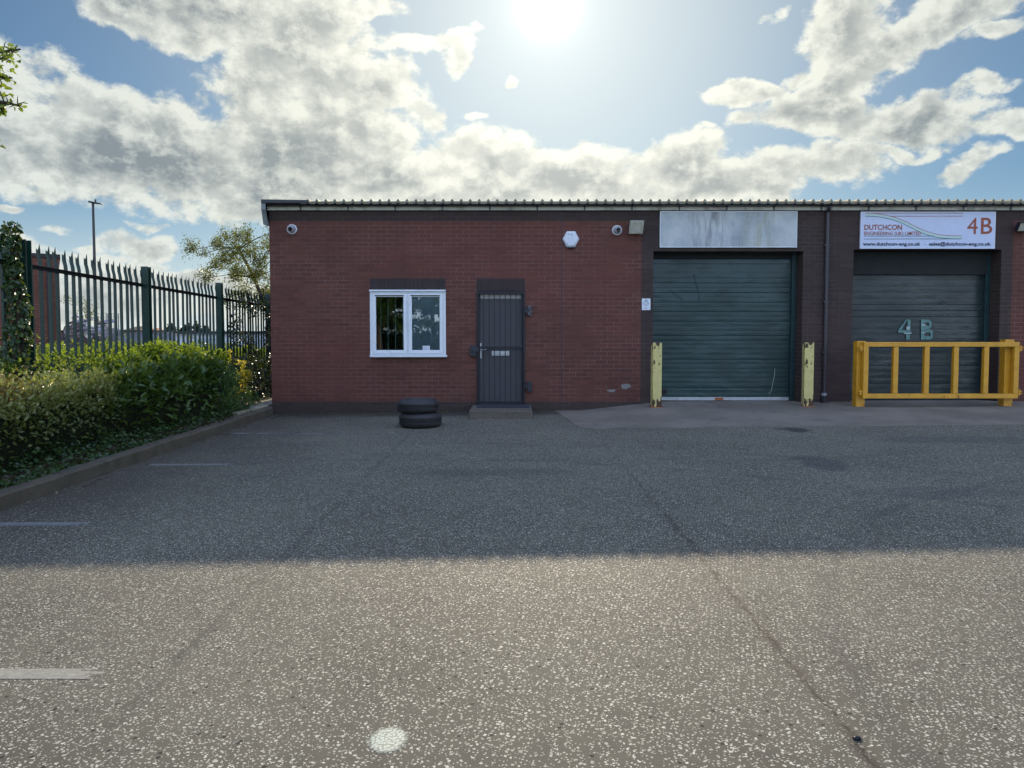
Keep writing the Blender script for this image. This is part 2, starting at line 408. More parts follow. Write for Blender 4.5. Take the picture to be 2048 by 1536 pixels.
# green roller shutter
def shutter(name, c, cdark):
    m, nb, out = newmat(name)
    p = pos(nb); s = nb.sep(p)
    n1 = nb.noise(p, 1.1, 4, .6); n2 = nb.noise(nb.v('MULTIPLY', p, (1.5, 1.5, 9.0)), 2.0, 5, .65)
    col = nb.mix(nb.ramp(n1, .35, .65), c, cdark)
    col = nb.mix(nb.m('MULTIPLY', nb.ramp(n2, .5, .75), .35), col, tuple(x * .5 for x in cdark))
    scuff = nb.ramp(nb.noise(nb.v('MULTIPLY', p, (1.0, 1.0, 14.0)), 2.3, 6, .7), .66, .74)
    col = nb.mix(nb.m('MULTIPLY', scuff, .5), col, (.16, .21, .20))
    b = nb.n('ShaderNodeBsdfPrincipled', None, Base_Color=col, Roughness=nb.mixf(nb.ramp(n1, .3, .7), .24, .42))
    nb.put(b, 'Normal', bump(nb, nb.noise(nb.v('MULTIPLY', p, (1.0, 1.0, 2.0)), 2.6, 3, .5), .012))
    finish(nb, out, b.outputs[0]); return m
M['shutter'] = shutter('green_shutter_paint', (.009, .041, .042), (.005, .026, .024))
M['shutter2'] = shutter('grey_green_shutter_paint', (.016, .028, .028), (.012, .021, .022))

# stained blank board
m, nb, out = newmat('stained_white_board')
p = pos(nb)
c = nb.mix(nb.ramp(nb.noise(p, 2.2, 5, .65), .35, .7), (.34, .39, .42), (.50, .53, .52))
st = nb.noise(nb.v('MULTIPLY', p, (7.0, 1.0, .8)), 1.3, 6, .7)
gx = nb.m('SUBTRACT', nb.sep(p)[0], 3.62)
band = nb.ramp(nb.m('ABSOLUTE', gx), .75, .05)
c = nb.mix(nb.m('MULTIPLY', nb.m('MULTIPLY', nb.ramp(st, .42, .68), band), .8), c, (.12, .12, .125))
rb = nb.ramp(nb.m('ABSOLUTE', nb.m('SUBTRACT', nb.sep(p)[0], 4.45)), .45, .05)
c = nb.mix(nb.m('MULTIPLY', nb.m('MULTIPLY', nb.ramp(st, .40, .62), rb), .55), c, (.28, .25, .10))
fl = nb.ramp(nb.noise(nb.v('MULTIPLY', p, (2.0, 1.0, 1.0)), 16, 5, .7), .58, .66)
c = nb.mix(nb.m('MULTIPLY', nb.m('MULTIPLY', fl, nb.ramp(nb.sep(p)[0], 3.0, 4.2)), .6), c, (.56, .60, .60))
b = nb.n('ShaderNodeBsdfPrincipled', None, Base_Color=c, Roughness=.6)
finish(nb, out, b.outputs[0]); M['board'] = m

# glass: thin, see-through, mirror-like at the surface
m, nb, out = newmat('window_glass')
fr = nb.n('ShaderNodeFresnel', 0, IOR=1.6)
gls = nb.n('ShaderNodeBsdfGlossy', 0, Color=(1, 1, 1), Roughness=.01)
tr = nb.n('ShaderNodeBsdfTransparent', 0, Color=(.75, .82, .80))
mx = nb.n('ShaderNodeMixShader', None); nb.put(mx, 0, nb.m('MULTIPLY', fr, 1.7, clamp=True))
nb.t.links.new(tr, mx.inputs[1]); nb.t.links.new(gls, mx.inputs[2])
finish(nb, out, mx.outputs[0]); M['glass'] = m

# asphalt with white chippings rolled into it
m, nb, out = newmat('chipped_asphalt')
p = pos(nb); s = nb.sep(p)
flat = nb.comb(nb.m('SUBTRACT', nb.m('MULTIPLY', s[0], .866), nb.m('MULTIPLY', s[1], .5)), nb.m('ADD', nb.m('MULTIPLY', s[0], .5), nb.m('MULTIPLY', s[1], .866)), 0.0)
plain = nb.comb(s[0], s[1], 0.0)
def chips(scale, thr, keep, seedoff):
    ca, sa = math.cos(seedoff), math.sin(seedoff)
    q = nb.comb(nb.m('SUBTRACT', nb.m('MULTIPLY', s[0], ca), nb.m('MULTIPLY', s[1], sa)), nb.m('ADD', nb.m('MULTIPLY', s[0], sa), nb.m('MULTIPLY', s[1], ca)), 0.0)
    wq = nb.v('ADD', q, nb.v('SCALE', nb.v('SUBTRACT', nb.noise(q, scale * .42, 2, .6, out=1), (.5, .5, .5)), 1.5 / scale))
    vd = nb.t.nodes.new('ShaderNodeTexVoronoi'); vd.feature = 'F1'; vd.voronoi_dimensions = '2D'
    vd.inputs['Scale'].default_value = scale
    nb.put(vd, 'Vector', wq)
    rc = nb.n('ShaderNodeSeparateColor', None, Color=vd.outputs['Color'])
    size = nb.m('MULTIPLY_ADD', rc.outputs[1], thr * .6, thr * .55)
    inside = nb.ramp(nb.m('SUBTRACT', size, vd.outputs['Distance']), 0.0, .06)
    return inside, rc.outputs[0], rc.outputs[2]
cov = nb.noise(flat, .5, 4, .6)
leftbare = nb.ramp(nb.m('ADD', s[0], nb.m('MULTIPLY', nb.noise(flat, .8, 3, .6), 2.0)), -3.2, -.2)
deep = nb.ramp(s[1], 4.5, 6.5)
keep = nb.m('MULTIPLY_ADD', nb.m('SUBTRACT', cov, .5), .7, .52)
keep = nb.m('MULTIPLY', keep, nb.m('SUBTRACT', 1.0, nb.m('MULTIPLY', deep, nb.m('MULTIPLY', nb.m('SUBTRACT', 1.0, leftbare), .85))))
i1, k1, t1 = chips(48, .285, 0, .29)
i2, k2, t2 = chips(86, .30, 0, 1.05)
on1 = nb.m('MULTIPLY', i1, nb.m('LESS_THAN', k1, keep))
on2 = nb.m('MULTIPLY', i2, nb.m('LESS_THAN', k2, nb.m('MULTIPLY', keep, .75)))
chip = nb.m('MAXIMUM', on1, on2)
big = nb.noise(flat, .9, 5, .62); mid = nb.noise(flat, 9, 5, .65); fine = nb.noise(flat, 160, 3, .7)
c = nb.mix(nb.ramp(big, .3, .7), (.106, .095, .066), (.156, .142, .098))
c = nb.mix(nb.m('MULTIPLY', nb.ramp(mid, .4, .7), .3), c, (.052, .048, .042))
c = nb.mix(nb.m('MULTIPLY', nb.ramp(nb.noise(flat, 1.7, 4, .6), .58, .72), .22), c, (.135, .098, .070))
c = nb.mix(nb.m('MULTIPLY', nb.ramp(fine, .35, .7), .55), c, (.038, .036, .033))
# brown silt along the kerb
silt = nb.ramp(nb.m('ADD', s[0], nb.m('MULTIPLY', nb.noise(flat, 1.1, 5, .6), 2.2)), -1.6, -3.0)
c = nb.mix(nb.m('MULTIPLY', silt, .65), c, (.062, .050, .036))
chipc = nb.mix(t1, (.34, .32, .25), (.66, .63, .50))
c = nb.mix(nb.m('MULTIPLY', chip, .92), c, chipc)
# black loose grit and open joints between paving lanes
g1 = nb.t.nodes.new('ShaderNodeTexVoronoi'); g1.voronoi_dimensions = '2D'; g1.inputs['Scale'].default_value = 11
nb.put(g1, 'Vector', flat)
grit = nb.m('MULTIPLY', nb.m('LESS_THAN', g1.outputs['Distance'], .085), nb.m('LESS_THAN', nb.n('ShaderNodeSeparateColor', 0, Color=g1.outputs['Color']), .22))
c = nb.mix(grit, c, (.008, .008, .008))
wob = nb.m('MULTIPLY', nb.m('SUBTRACT', nb.noise(flat, 5, 5, .7), .5), .10)
def joint(x0, w, strength, noi):
    d = nb.m('ABSOLUTE', nb.m('ADD', nb.m('SUBTRACT', s[0], x0), wob))
    g = nb.ramp(d, w, w * .2)
    return nb.m('MULTIPLY', g, nb.m('MULTIPLY', nb.ramp(nb.noise(flat, noi, 4, .7), .38, .62), strength))
for (ax_, ay_, ar_, aw_, as_) in ((-1.5, 1.5, 6.9, .10, .40), (-1.4, 1.35, 8.3, .09, .30), (6.5, 2.0, 5.2, .10, .35), (2.0, 16.5, 8.4, .12, .3)):
    dd = nb.m('ABSOLUTE', nb.m('SUBTRACT', nb.v('LENGTH', nb.v('SUBTRACT', plain, (ax_, ay_, 0)), out=1), ar_))
    c = nb.mix(nb.m('MULTIPLY', nb.m('MULTIPLY', nb.ramp(dd, aw_, aw_ * .3), nb.ramp(nb.noise(plain, 1.3, 4, .6), .42, .62)), as_), c, (.05, .048, .045))
j1 = nb.m('MULTIPLY', joint(1.18, .035, .9, 7), nb.ramp(s[1], 9.0, 5.0, .25, 1.0)); j2 = joint(-1.45, .05, .45, 5)
c = nb.mix(j1, c, (.050, .036, .026)); c = nb.mix(nb.m('MULTIPLY', joint(1.18, .009, 1.0, 16), nb.ramp(s[1], 5.2, 4.0)), c, (.010, .009, .008))
c = nb.mix(j2, c, (.040, .037, .033))
# oil and tyre-dark patches
def patch(px, py, rx, ry, cc, a):
    x0, y0 = on_ground(px, py)
    mp = nb.t.nodes.new('ShaderNodeMapping'); mp.vector_type = 'TEXTURE'
    nb.put(mp, 'Vector', nb.v('ADD', plain, nb.v('SCALE', nb.v('SUBTRACT', nb.noise(flat, 3.5, 4, .6, out=1), (.5, .5, 0.5)), .5)))
    mp.inputs['Location'].default_value = (x0, y0, 0); mp.inputs['Scale'].default_value = (rx, ry, 1000)
    d = nb.v('DOT_PRODUCT', mp.outputs[0], mp.outputs[0], out=1)
    return nb.m('MULTIPLY', nb.ramp(d, 1.0, .2), a), cc
for args in ((1640, 925, .30, .6, (.05, .05, .052), .6), (1590, 860, .25, .35, (.022, .02, .018), .8), (1000, 945, 1.1, .25, (.06, .058, .055), .4), (1900, 985, .9, .3, (.06, .06, .058), .35), (1920, 880, 1.3, .4, (.06, .06, .06), .4)):
    a_, cc = patch(*args); c = nb.mix(a_, c, cc)
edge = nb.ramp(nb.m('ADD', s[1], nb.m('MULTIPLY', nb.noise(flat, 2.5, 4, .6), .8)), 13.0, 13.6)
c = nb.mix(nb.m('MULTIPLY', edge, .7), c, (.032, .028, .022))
h = nb.m('ADD', nb.m('MULTIPLY', chip, .5), nb.m('MULTIPLY', fine, .7))
b = nb.n('ShaderNodeBsdfPrincipled', None, Base_Color=c, Roughness=nb.mixf(chip, .82, .62))
b.inputs['Specular IOR Level'].default_value = .35
nb.put(b, 'Normal', bump(nb, h, .006))
finish(nb, out, b.outputs[0]); M['asphalt'] = m

# ground cloth of grass and earth
m, nb, out = newmat('earth_and_grass')
p = pos(nb)
c = nb.mix(nb.ramp(nb.noise(p, .35, 6, .65), .4, .6), (.045, .065, .020), (.070, .055, .035))
c = nb.mix(nb.m('MULTIPLY', nb.ramp(nb.noise(p, 12, 5, .7), .4, .7), .5), c, (.028, .03, .014))
b = nb.n('ShaderNodeBsdfPrincipled', None, Base_Color=c, Roughness=.95)
nb.put(b, 'Normal', bump(nb, nb.noise(p, 20, 6, .7), .05)); finish(nb, out, b.outputs[0]); M['earth'] = m
m, nb, out = newmat('leaf_litter_soil')
p = pos(nb)
vd = nb.t.nodes.new('ShaderNodeTexVoronoi'); vd.inputs['Scale'].default_value = 38; nb.put(vd, 'Vector', p)
rc = nb.n('ShaderNodeSeparateColor', 0, Color=vd.outputs['Color'])
c = nb.mix(nb.ramp(rc, .35, .9), (.055, .038, .024), (.22, .16, .10))
c = nb.mix(nb.m('MULTIPLY', nb.ramp(nb.noise(p, 5, 5, .6), .4, .65), .6), c, (.04, .03, .018))
b = nb.n('ShaderNodeBsdfPrincipled', None, Base_Color=c, Roughness=.95)
nb.put(b, 'Normal', bump(nb, nb.m('ADD', rc, nb.noise(p, 40, 4, .7)), .02)); finish(nb, out, b.outputs[0]); M['litter'] = m
# apron concrete: brushed, with pale scrapes and dark tyre tracks
m, nb, out = newmat('apron_concrete')
p = pos(nb)
c = nb.mix(nb.ramp(nb.noise(p, .9, 5, .6), .35, .65), (.16, .136, .104), (.23, .198, .155))
c = nb.mix(nb.m('MULTIPLY', nb.ramp(nb.noise(nb.v('MULTIPLY', p, (.5, 1.6, 1.0)), 2.2, 6, .7, dist=1.2), .55, .75), .5), c, (.20, .19, .17))
c = nb.mix(nb.m('MULTIPLY', nb.ramp(nb.noise(p, 2.4, 5, .65, dist=.8), .55, .7), .55), c, (.075, .066, .054))
c = nb.mix(nb.m('MULTIPLY', nb.ramp(nb.noise(p, 130, 3, .7), .4, .7), .35), c, (.05, .047, .04))
scr = nb.ramp(nb.noise(nb.v('MULTIPLY', p, (.8, 9.0, 1.0)), 2.0, 5, .7, dist=.6), .66, .72)
c = nb.mix(nb.m('MULTIPLY', scr, .4), c, (.26, .27, .26))
b = nb.n('ShaderNodeBsdfPrincipled', None, Base_Color=c, Roughness=.75)
nb.put(b, 'Normal', bump(nb, nb.noise(p, 90, 5, .7), .004)); finish(nb, out, b.outputs[0]); M['apron'] = m

def worn_paint(name, col, thr, axis_fade=None, scale=14):
    """paint that has flaked off in patches; bare where it is gone"""
    m, nb, out = newmat(name)
    p = pos(nb)
    n1 = nb.noise(nb.v('MULTIPLY', p, (1.0, 2.5, 1.0)), scale, 6, .72)
    n0 = nb.noise(nb.v('MULTIPLY', p, (1.0, .3, 1.0)), 1.6, 3, .6)
    f = nb.m('MULTIPLY_ADD', n0, .9, nb.m('MULTIPLY', n1, .8))
    if axis_fade:
        x0, x1 = axis_fade
        f = nb.m('ADD', f, nb.ramp(nb.sep(p)[0], x0, x1, .18, -.32))
    a = nb.m('MULTIPLY', nb.ramp(f, thr - .04, thr + .14), .85)
    c = nb.mix(nb.ramp(nb.noise(p, 40, 4, .7), .35, .7), tuple(x * .75 for x in col), col)
    crk = nb.ramp(nb.voro(p, 16, 'DISTANCE_TO_EDGE'), .03, .0)
    c = nb.mix(nb.m('MULTIPLY', crk, .5), c, (.08, .08, .07))
    b = nb.n('ShaderNodeBsdfPrincipled', 0, Base_Color=c, Roughness=.7)
    t = nb.n('ShaderNodeBsdfTransparent', 0)
    mx = nb.n('ShaderNodeMixShader', None); nb.put(mx, 0, a)
    nb.t.links.new(t, mx.inputs[1]); nb.t.links.new(b, mx.inputs[2])
    finish(nb, out, mx.outputs[0]); return m
# ------------------------------------------------------------------ mesh helpers
ORG = {}
class MB:
    def __init__(s): s.v = []; s.f = []; s.smooth = False
    def quad(s, *pts):
        n = len(s.v); s.v += [tuple(p) for p in pts]; s.f.append(tuple(range(n, n + len(pts)))); return s
    def box(s, x0, x1, y0, y1, z0, z1, rot=0.0, piv=None):
        if x0 > x1: x0, x1 = x1, x0
        if y0 > y1: y0, y1 = y1, y0
        if z0 > z1: z0, z1 = z1, z0
        P = [(x0, y0, z0), (x1, y0, z0), (x1, y1, z0), (x0, y1, z0), (x0, y0, z1), (x1, y0, z1), (x1, y1, z1), (x0, y1, z1)]
        if rot:
            cx, cy = piv or ((x0 + x1) / 2, (y0 + y1) / 2); c, q = math.cos(rot), math.sin(rot)
            P = [(cx + (x - cx) * c - (y - cy) * q, cy + (x - cx) * q + (y - cy) * c, z) for x, y, z in P]
        n = len(s.v); s.v += P
        s.f += [tuple(n + i for i in f) for f in ((0, 3, 2, 1), (4, 5, 6, 7), (0, 1, 5, 4), (1, 2, 6, 5), (2, 3, 7, 6), (3, 0, 4, 7))]
        return s
    def tube(s, pts, rad, seg=10, caps=True):
        pts = [Vector(p) for p in pts]
        if not hasattr(rad, '__len__'): rad = [rad] * len(pts)
        n0 = len(s.v); up = Vector((0, 0, 1)); prev = None
        for i, p in enumerate(pts):
            d = (pts[min(i + 1, len(pts) - 1)] - pts[max(i - 1, 0)]).normalized()
            if prev is None:
                a = d.cross(up if abs(d.z) < .95 else Vector((1, 0, 0))).normalized()
            else: a = (prev - d * prev.dot(d)).normalized()
            prev = a; b = d.cross(a)
            for k in range(seg):
                t = 2 * math.pi * k / seg
                s.v.append(tuple(p + (a * math.cos(t) + b * math.sin(t)) * rad[i]))
        for i in range(len(pts) - 1):
            for k in range(seg):
                a0 = n0 + i * seg + k; a1 = n0 + i * seg + (k + 1) % seg
                s.f.append((a0, a0 + seg, a1 + seg, a1))
        if caps:
            s.f.append(tuple(n0 + k for k in range(seg)))
            s.f.append(tuple(n0 + (len(pts) - 1) * seg + k for k in reversed(range(seg))))
        return s
    def lathe(s, prof, c, axis='Z', seg=32):
        """prof: (radius, along); axis Z up or Y towards the viewer (-y)"""
        n0 = len(s.v)
        for r, h in prof:
            for k in range(seg):
                t = 2 * math.pi * k / seg
                if axis == 'Z': s.v.append((c[0] + r * math.cos(t), c[1] + r * math.sin(t), c[2] + h))
                else: s.v.append((c[0] + r * math.cos(t), c[1] - h, c[2] + r * math.sin(t)))
        for i in range(len(prof) - 1):
            for k in range(seg):
                a0 = n0 + i * seg + k; a1 = n0 + i * seg + (k + 1) % seg
                s.f.append((a0, a1, a1 + seg, a0 + seg))
        return s
    def ribbon(s, pts, w, y):
        """flat line of width w through (x, z) points, facing -y"""
        for (x0, z0), (x1, z1) in zip(pts, pts[1:]):
            dx, dz = x1 - x0, z1 - z0; l = math.hypot(dx, dz) or 1; nx, nz = -dz / l * w / 2, dx / l * w / 2
            s.quad((x0 - nx, y, z0 - nz), (x1 - nx, y, z1 - nz), (x1 + nx, y, z1 + nz), (x0 + nx, y, z0 + nz))
        return s
    def build(s, name, mat, parent=None, loc=None, bevel=0.0, smooth=False, label=None):
        po = ORG[parent.name] if parent else Vector((0, 0, 0))
        if loc is None:
            if parent: o_ = po.copy()
            else:
                a = np.array(s.v); o_ = Vector((float(a[:, 0].mean()), float(a[:, 1].mean()), float(a[:, 2].min())))
        else: o_ = Vector(loc)
        me = bpy.data.meshes.new(name)
        me.from_pydata([tuple(Vector(p) - o_) for p in s.v], [], s.f)
        me.validate()
        ob = bpy.data.objects.new(name, me); COL.objects.link(ob)
        me.materials.append(mat)
        if parent: ob.parent = parent
        ob.location = o_ - po
        ORG[ob.name] = o_
        bm = bmesh.new(); bm.from_mesh(me)
        bmesh.ops.recalc_face_normals(bm, faces=bm.faces) if len(bm.faces) < 20000 and s.recalc else None
        bm.to_mesh(me); bm.free()
        if smooth:
            me.shade_smooth()
            me.set_sharp_from_angle(angle=R(38))
        if bevel:
            b = ob.modifiers.new('bevel', 'BEVEL'); b.width = bevel; b.segments = 2; b.limit_method = 'ANGLE'; b.angle_limit = R(40)
        if label: ob['label'] = label
        return ob
    recalc = True
def tag(o, label=None, cat=None, group=None, kind=None):
    if label: o['label'] = label
    if cat: o['category'] = cat
    if group: o['group'] = group
    if kind: o['kind'] = kind
    return o
def thing(name, loc, label, cat, group=None, kind=None):
    o = bpy.data.objects.new(name, None); COL.objects.link(o); o.location = loc
    o.empty_display_size = .2
    ORG[o.name] = Vector(loc)
    return tag(o, label, cat, group, kind)
def copy_tree(o, parent=None, loc=None):
    c = o.copy(); COL.objects.link(c); c.parent = parent
    if loc is not None: c.location = loc
    ORG[c.name] = (ORG[parent.name] if parent else Vector((0, 0, 0))) + c.location
    for ch in [k for k in bpy.data.objects if k.parent == o]: copy_tree(ch, c)
    return c
def text_mesh(name, body, rect, y, mat, parent, bold=0.0, spacing=1.0, keep=None):
    """lettering stretched to the rect (x0, x1, z0, z1) it has on its sign; keep = reference letters for the line height"""
    def shape(t):
        cu = bpy.data.curves.new('t', 'FONT'); cu.body = t; cu.size = 1; cu.offset = bold; cu.space_character = spacing
        cu.resolution_u = 4
        ob = bpy.data.objects.new('t', cu); COL.objects.link(ob)
        dg = bpy.context.evaluated_depsgraph_get(); me = bpy.data.meshes.new_from_object(ob.evaluated_get(dg))
        bpy.data.objects.remove(ob); return me
    me = shape(body)
    co = np.empty(len(me.vertices) * 3); me.vertices.foreach_get('co', co); co = co.reshape(-1, 3)
    x0, x1, z0, z1 = rect
    mn, mx = co.min(0), co.max(0)
    if keep:
        mk = shape(keep); ck = np.empty(len(mk.vertices) * 3); mk.vertices.foreach_get('co', ck); ck = ck.reshape(-1, 3)
        mn[1], mx[1] = ck.min(0)[1], ck.max(0)[1]
    X = x0 + (co[:, 0] - mn[0]) / (mx[0] - mn[0]) * (x1 - x0)
    Z = z0 + (co[:, 1] - mn[1]) / (mx[1] - mn[1]) * (z1 - z0)
    mb = MB(); mb.v = [(float(a), y, float(b)) for a, b in zip(X, Z)]; mb.f = [tuple(p.vertices) for p in me.polygons]; mb.recalc = False
    return mb.build(name, mat, parent)

# ------------------------------------------------------------------ ground
def ground_grid(xs, ys, dz, name, mat, zf=gz):
    mb = MB(); nx = len(xs)
    for y in ys:
        for x in xs: mb.v.append((x, y, zf(x, y) + dz))
    for j in range(len(ys) - 1):
        for i in range(nx - 1):
            a = j * nx + i; mb.f.append((a, a + 1, a + 1 + nx, a + nx))
    mb.recalc = False
    return mb
g = ground_grid([-1500, -300, -60, -20, -4.2, 14, 40, 300, 1500], [-1500, -300, -30, 0, 13.5, 40, 100, 400, 1500], -0.012, 'ground', None)
tag(g.build('ground', M['earth'], loc=(0, 0, 0)), 'earth and rough grass beyond the yard', None, kind='structure')
KX = -4.20                                   # foot of the kerb
a = ground_grid([-4.42, 14, 40], [-40, -30, 13.5, 13.52], 0.0, 'car_park', None)
tag(a.build('car_park', M['asphalt'], loc=(0, 0, 0)), 'dark asphalt yard with white chippings', None, kind='structure')

# concrete apron ramped up to the shutters
def apz(x, y):
    base = gz(x, y)
    t = min(max((y - 10.95) / 2.6, 0), 1)
    full = .030 + .175 * t + .004 * (x - 4)
    k = min(max((x - 1.0) / 1.7, 0), 1); k = k * k * (3 - 2 * k)
    return max(base + .006, base * (1 - k) + full * k + .008)
mb = MB()
xs = list(np.linspace(1.0, 3.2, 13)) + list(np.linspace(3.6, 20, 16)); ys = list(np.linspace(10.95, 13.5, 9)) + [13.95]
nx = len(xs)
for j, y in enumerate(ys):
    for i, x in enumerate(xs):
        xx = x if i else 1.02 - .24 * (j / 8) + .012 * math.sin(j * 2.1)
        if i == 0 and j == 0: xx = 1.02
        yy = 13.5 if (y > 13.5 and x < 2.5) else y
        mb.v.append((xx, yy, apz(x, y)))
for j in range(len(ys) - 1):
    for i in range(nx - 1):
        q = j * nx + i; mb.f.append((q, q + 1, q + 1 + nx, q + nx))
for i in range(nx - 1):                      # the front edge
    q = i; n = len(mb.v); a_, b_ = mb.v[q], mb.v[q + 1]
    mb.v += [(a_[0], a_[1] - .004, a_[2] - .08), (b_[0], b_[1] - .004, b_[2] - .08)]; mb.f.append((n, n + 1, q + 1, q))
for j in range(len(ys) - 2):                 # the left edge
    q = j * nx; n = len(mb.v); a_, b_ = mb.v[q], mb.v[q + nx]
    mb.v += [(a_[0], a_[1], a_[2] - .08), (b_[0], b_[1], b_[2] - .08)]; mb.f.append((n, q, q + nx, n + 1))
mb.recalc = False
tag(mb.build('concrete_apron', M['apron'], loc=(0, 0, 0)), 'stained concrete apron sloping up to the roller shutters', None, kind='structure')

# kerb, raised bed and the path beside the building
mb = MB(); y = -12.0
while y < 13.45:
    y1 = min(y + .905, 13.47); j = random.uniform(-.006, .006); jz = random.uniform(-.006, .006)
    z0, z1 = gz(KX, y), gz(KX, y1)
    n = len(mb.v); kx = -4.2 - .013 * (y - 6); xa, xb = kx - .13 + j, kx + j; e = .012
    P = []
    for yy, zz in ((y + .004, z0), (y1 - .004, z1)):
        P += [(xa, yy, zz - .05), (xb, yy, zz - .05), (xb, yy, zz + .115 + jz), (xb - e * 2, yy, zz + .135 + jz), (xa, yy, zz + .135 + jz)]
    mb.v += P
    mb.f += [(n + 1, n + 6, n + 7, n + 2), (n + 2, n + 7, n + 8, n + 3), (n + 3, n + 8, n + 9, n + 4), (n, n + 4, n + 9, n + 5), (n, n + 1, n + 2, n + 3, n + 4), (n + 5, n + 9, n + 8, n + 7, n + 6)]
    y = y1
tag(mb.build('kerb', M['kerbcon'], loc=(0, 0, 0)), 'weathered concrete kerb along the hedge', None, kind='structure')
def bedz(x, y): return gz(KX, y) + .125 + (-.02 if x > -4.5 else .02) + .035 * mnoise.noise(Vector((x * 1.7, y * 1.7, 0)))
mb = ground_grid([-9.5] + [-6.4 + .16 * i for i in range(13)] + [KX - .128], [-12 + .5 * i for i in range(49)] + [12.4], 0.0, '', None, zf=bedz)
tag(mb.build('planting_bed', M['litter'], loc=(0, 0, 0)), 'bed of soil and leaf litter under the hedge', None, kind='structure')
mb = ground_grid([-9.5, -7, -6, -5.6, -5.2, -4.9, -4.72, KX - .128], [12.4, 13, 13.6, 14.2, 15, 16, 18, 22, 30], 0.0, '', None, zf=lambda x, y: gz(KX, y) + .125 + .03 * mnoise.noise(Vector((x * 2, y * 2, 3))) + max(0, min(1, (-4.7 - x))) * .12)
tag(mb.build('side_ground', M['litter'], loc=(0, 0, 0)), 'dry leaf litter beside the end of the building', None, kind='structure')
mb = MB().box(-4.95, -4.432, 12.1, 22, .0, .152)
tag(mb.build('side_path', M['pathcon'], loc=(0, 0, 0), bevel=.01), 'pale concrete path running down the side of the building', None, kind='structure')

# bay lines: worn white paint
def strip(px0, px1, py, w, name, label, mat, py1=None):
    x0, y0 = on_ground(px0, py); x1, y1 = on_ground(px1, py1 or py)
    mb = MB(); n = 24
    for i in range(n + 1):
        t = i / n; x = x0 + (x1 - x0) * t; yc = y0 + (y1 - y0) * t
        mb.v += [(x, yc - w / 2, gz(x, yc - w / 2) + .004), (x, yc + w / 2, gz(x, yc + w / 2) + .004)]
    for i in range(n): mb.f.append((2 * i, 2 * i + 2, 2 * i + 3, 2 * i + 1))
    mb.recalc = False
    return tag(mb.build(name, mat, loc=(0, 0, 0)), label, None, kind='structure')
wl = (.30, .29, .24)
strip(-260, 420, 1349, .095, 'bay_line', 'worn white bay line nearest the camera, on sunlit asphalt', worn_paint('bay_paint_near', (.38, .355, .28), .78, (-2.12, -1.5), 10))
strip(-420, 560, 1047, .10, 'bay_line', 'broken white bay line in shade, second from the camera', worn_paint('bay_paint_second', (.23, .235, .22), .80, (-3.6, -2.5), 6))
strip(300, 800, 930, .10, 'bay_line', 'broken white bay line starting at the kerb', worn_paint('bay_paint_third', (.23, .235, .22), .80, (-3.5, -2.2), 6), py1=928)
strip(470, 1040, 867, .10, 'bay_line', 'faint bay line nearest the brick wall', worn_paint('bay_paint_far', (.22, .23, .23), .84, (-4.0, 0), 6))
# dashed of white paint dropped on the yard
cx, cy = on_ground(776, 1481)
m_, nb, out = newmat('paint_spot')
p = objc(nb)
mp = nb.v('MULTIPLY', nb.v('ADD', p, nb.v('SCALE', nb.v('SUBTRACT', nb.noise(p, 60, 3, .7, out=1), (.5, .5, .5)), .025)), (1 / .072, 1 / .092, 0))
d = nb.v('LENGTH', mp, out=1)
vd = nb.t.nodes.new('ShaderNodeTexVoronoi'); vd.voronoi_dimensions = '2D'; vd.inputs['Scale'].default_value = 90; nb.put(vd, 'Vector', p)
cc = nb.mix(nb.ramp(vd.outputs['Distance'], .25, .6), (.34, .41, .35), (.12, .15, .12))
b = nb.n('ShaderNodeBsdfPrincipled', 0, Base_Color=cc, Roughness=.6); t = nb.n('ShaderNodeBsdfTransparent', 0)
mx = nb.n('ShaderNodeMixShader', None); nb.put(mx, 0, nb.ramp(nb.m('ADD', d, nb.m('MULTIPLY', nb.noise(p, 110, 3, .7), .6)), 1.32, 1.0))
nb.t.links.new(t, mx.inputs[1]); nb.t.links.new(b, mx.inputs[2]); finish(nb, out, mx.outputs[0])
mb = MB()
for k in range(28):
    t_ = 2 * math.pi * k / 28; x_, y_ = cx + .09 * math.cos(t_), cy + .115 * math.sin(t_); mb.v.append((x_, y_, gz(x_, y_) + .004))
mb.f = [tuple(range(28))]; mb.recalc = False
tag(mb.build('paint_spot', m_, loc=(cx, cy, gz(cx, cy))), 'round spot of pale green-white paint on the asphalt', None, kind='structure')

# ------------------------------------------------------------------ the building
BX0, BX1 = wx(541, py=620), 20.0
EAVE = 3.68
bld = thing('industrial_unit', (BX0 + 6, WALL_Y + 4, 0), 'long single storey red brick industrial unit with corrugated roof edge and two green roller shutters', 'building')
WX0, WX1, WZ0, WZ1 = wx(740), wx(891.5), wz(714), wz(580)
DX0, DX1, DZ0, DZ1 = wx(953), wx(1050), wz(808), wz(582)
LZ = wz(557)
O1 = (wx(1306), wx(1604.5)); O2 = (wx(1704.5), wx(1999.5)); OZ1, OZ2 = wz(502), wz(499)
TOPB, PL = 3.45, .225
DKX0, DKX1 = wx(1282), wx(2022)
JX = wx(1123)
DEP = .36
def zone(x, z):
    if WX0 < x < WX1 and WZ0 < z < WZ1: return None
    if DX0 < x < DX1 and DZ0 < z < DZ1: return None
    if O1[0] < x < O1[1] and z < OZ1: return None
    if O2[0] < x < O2[1] and z < OZ2: return None
    if WX0 < x < WX1 and WZ1 < z < LZ: return 's'
    if DX0 < x < DX1 and DZ1 < z < LZ: return 's'
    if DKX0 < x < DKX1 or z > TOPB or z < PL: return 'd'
    return 'r'
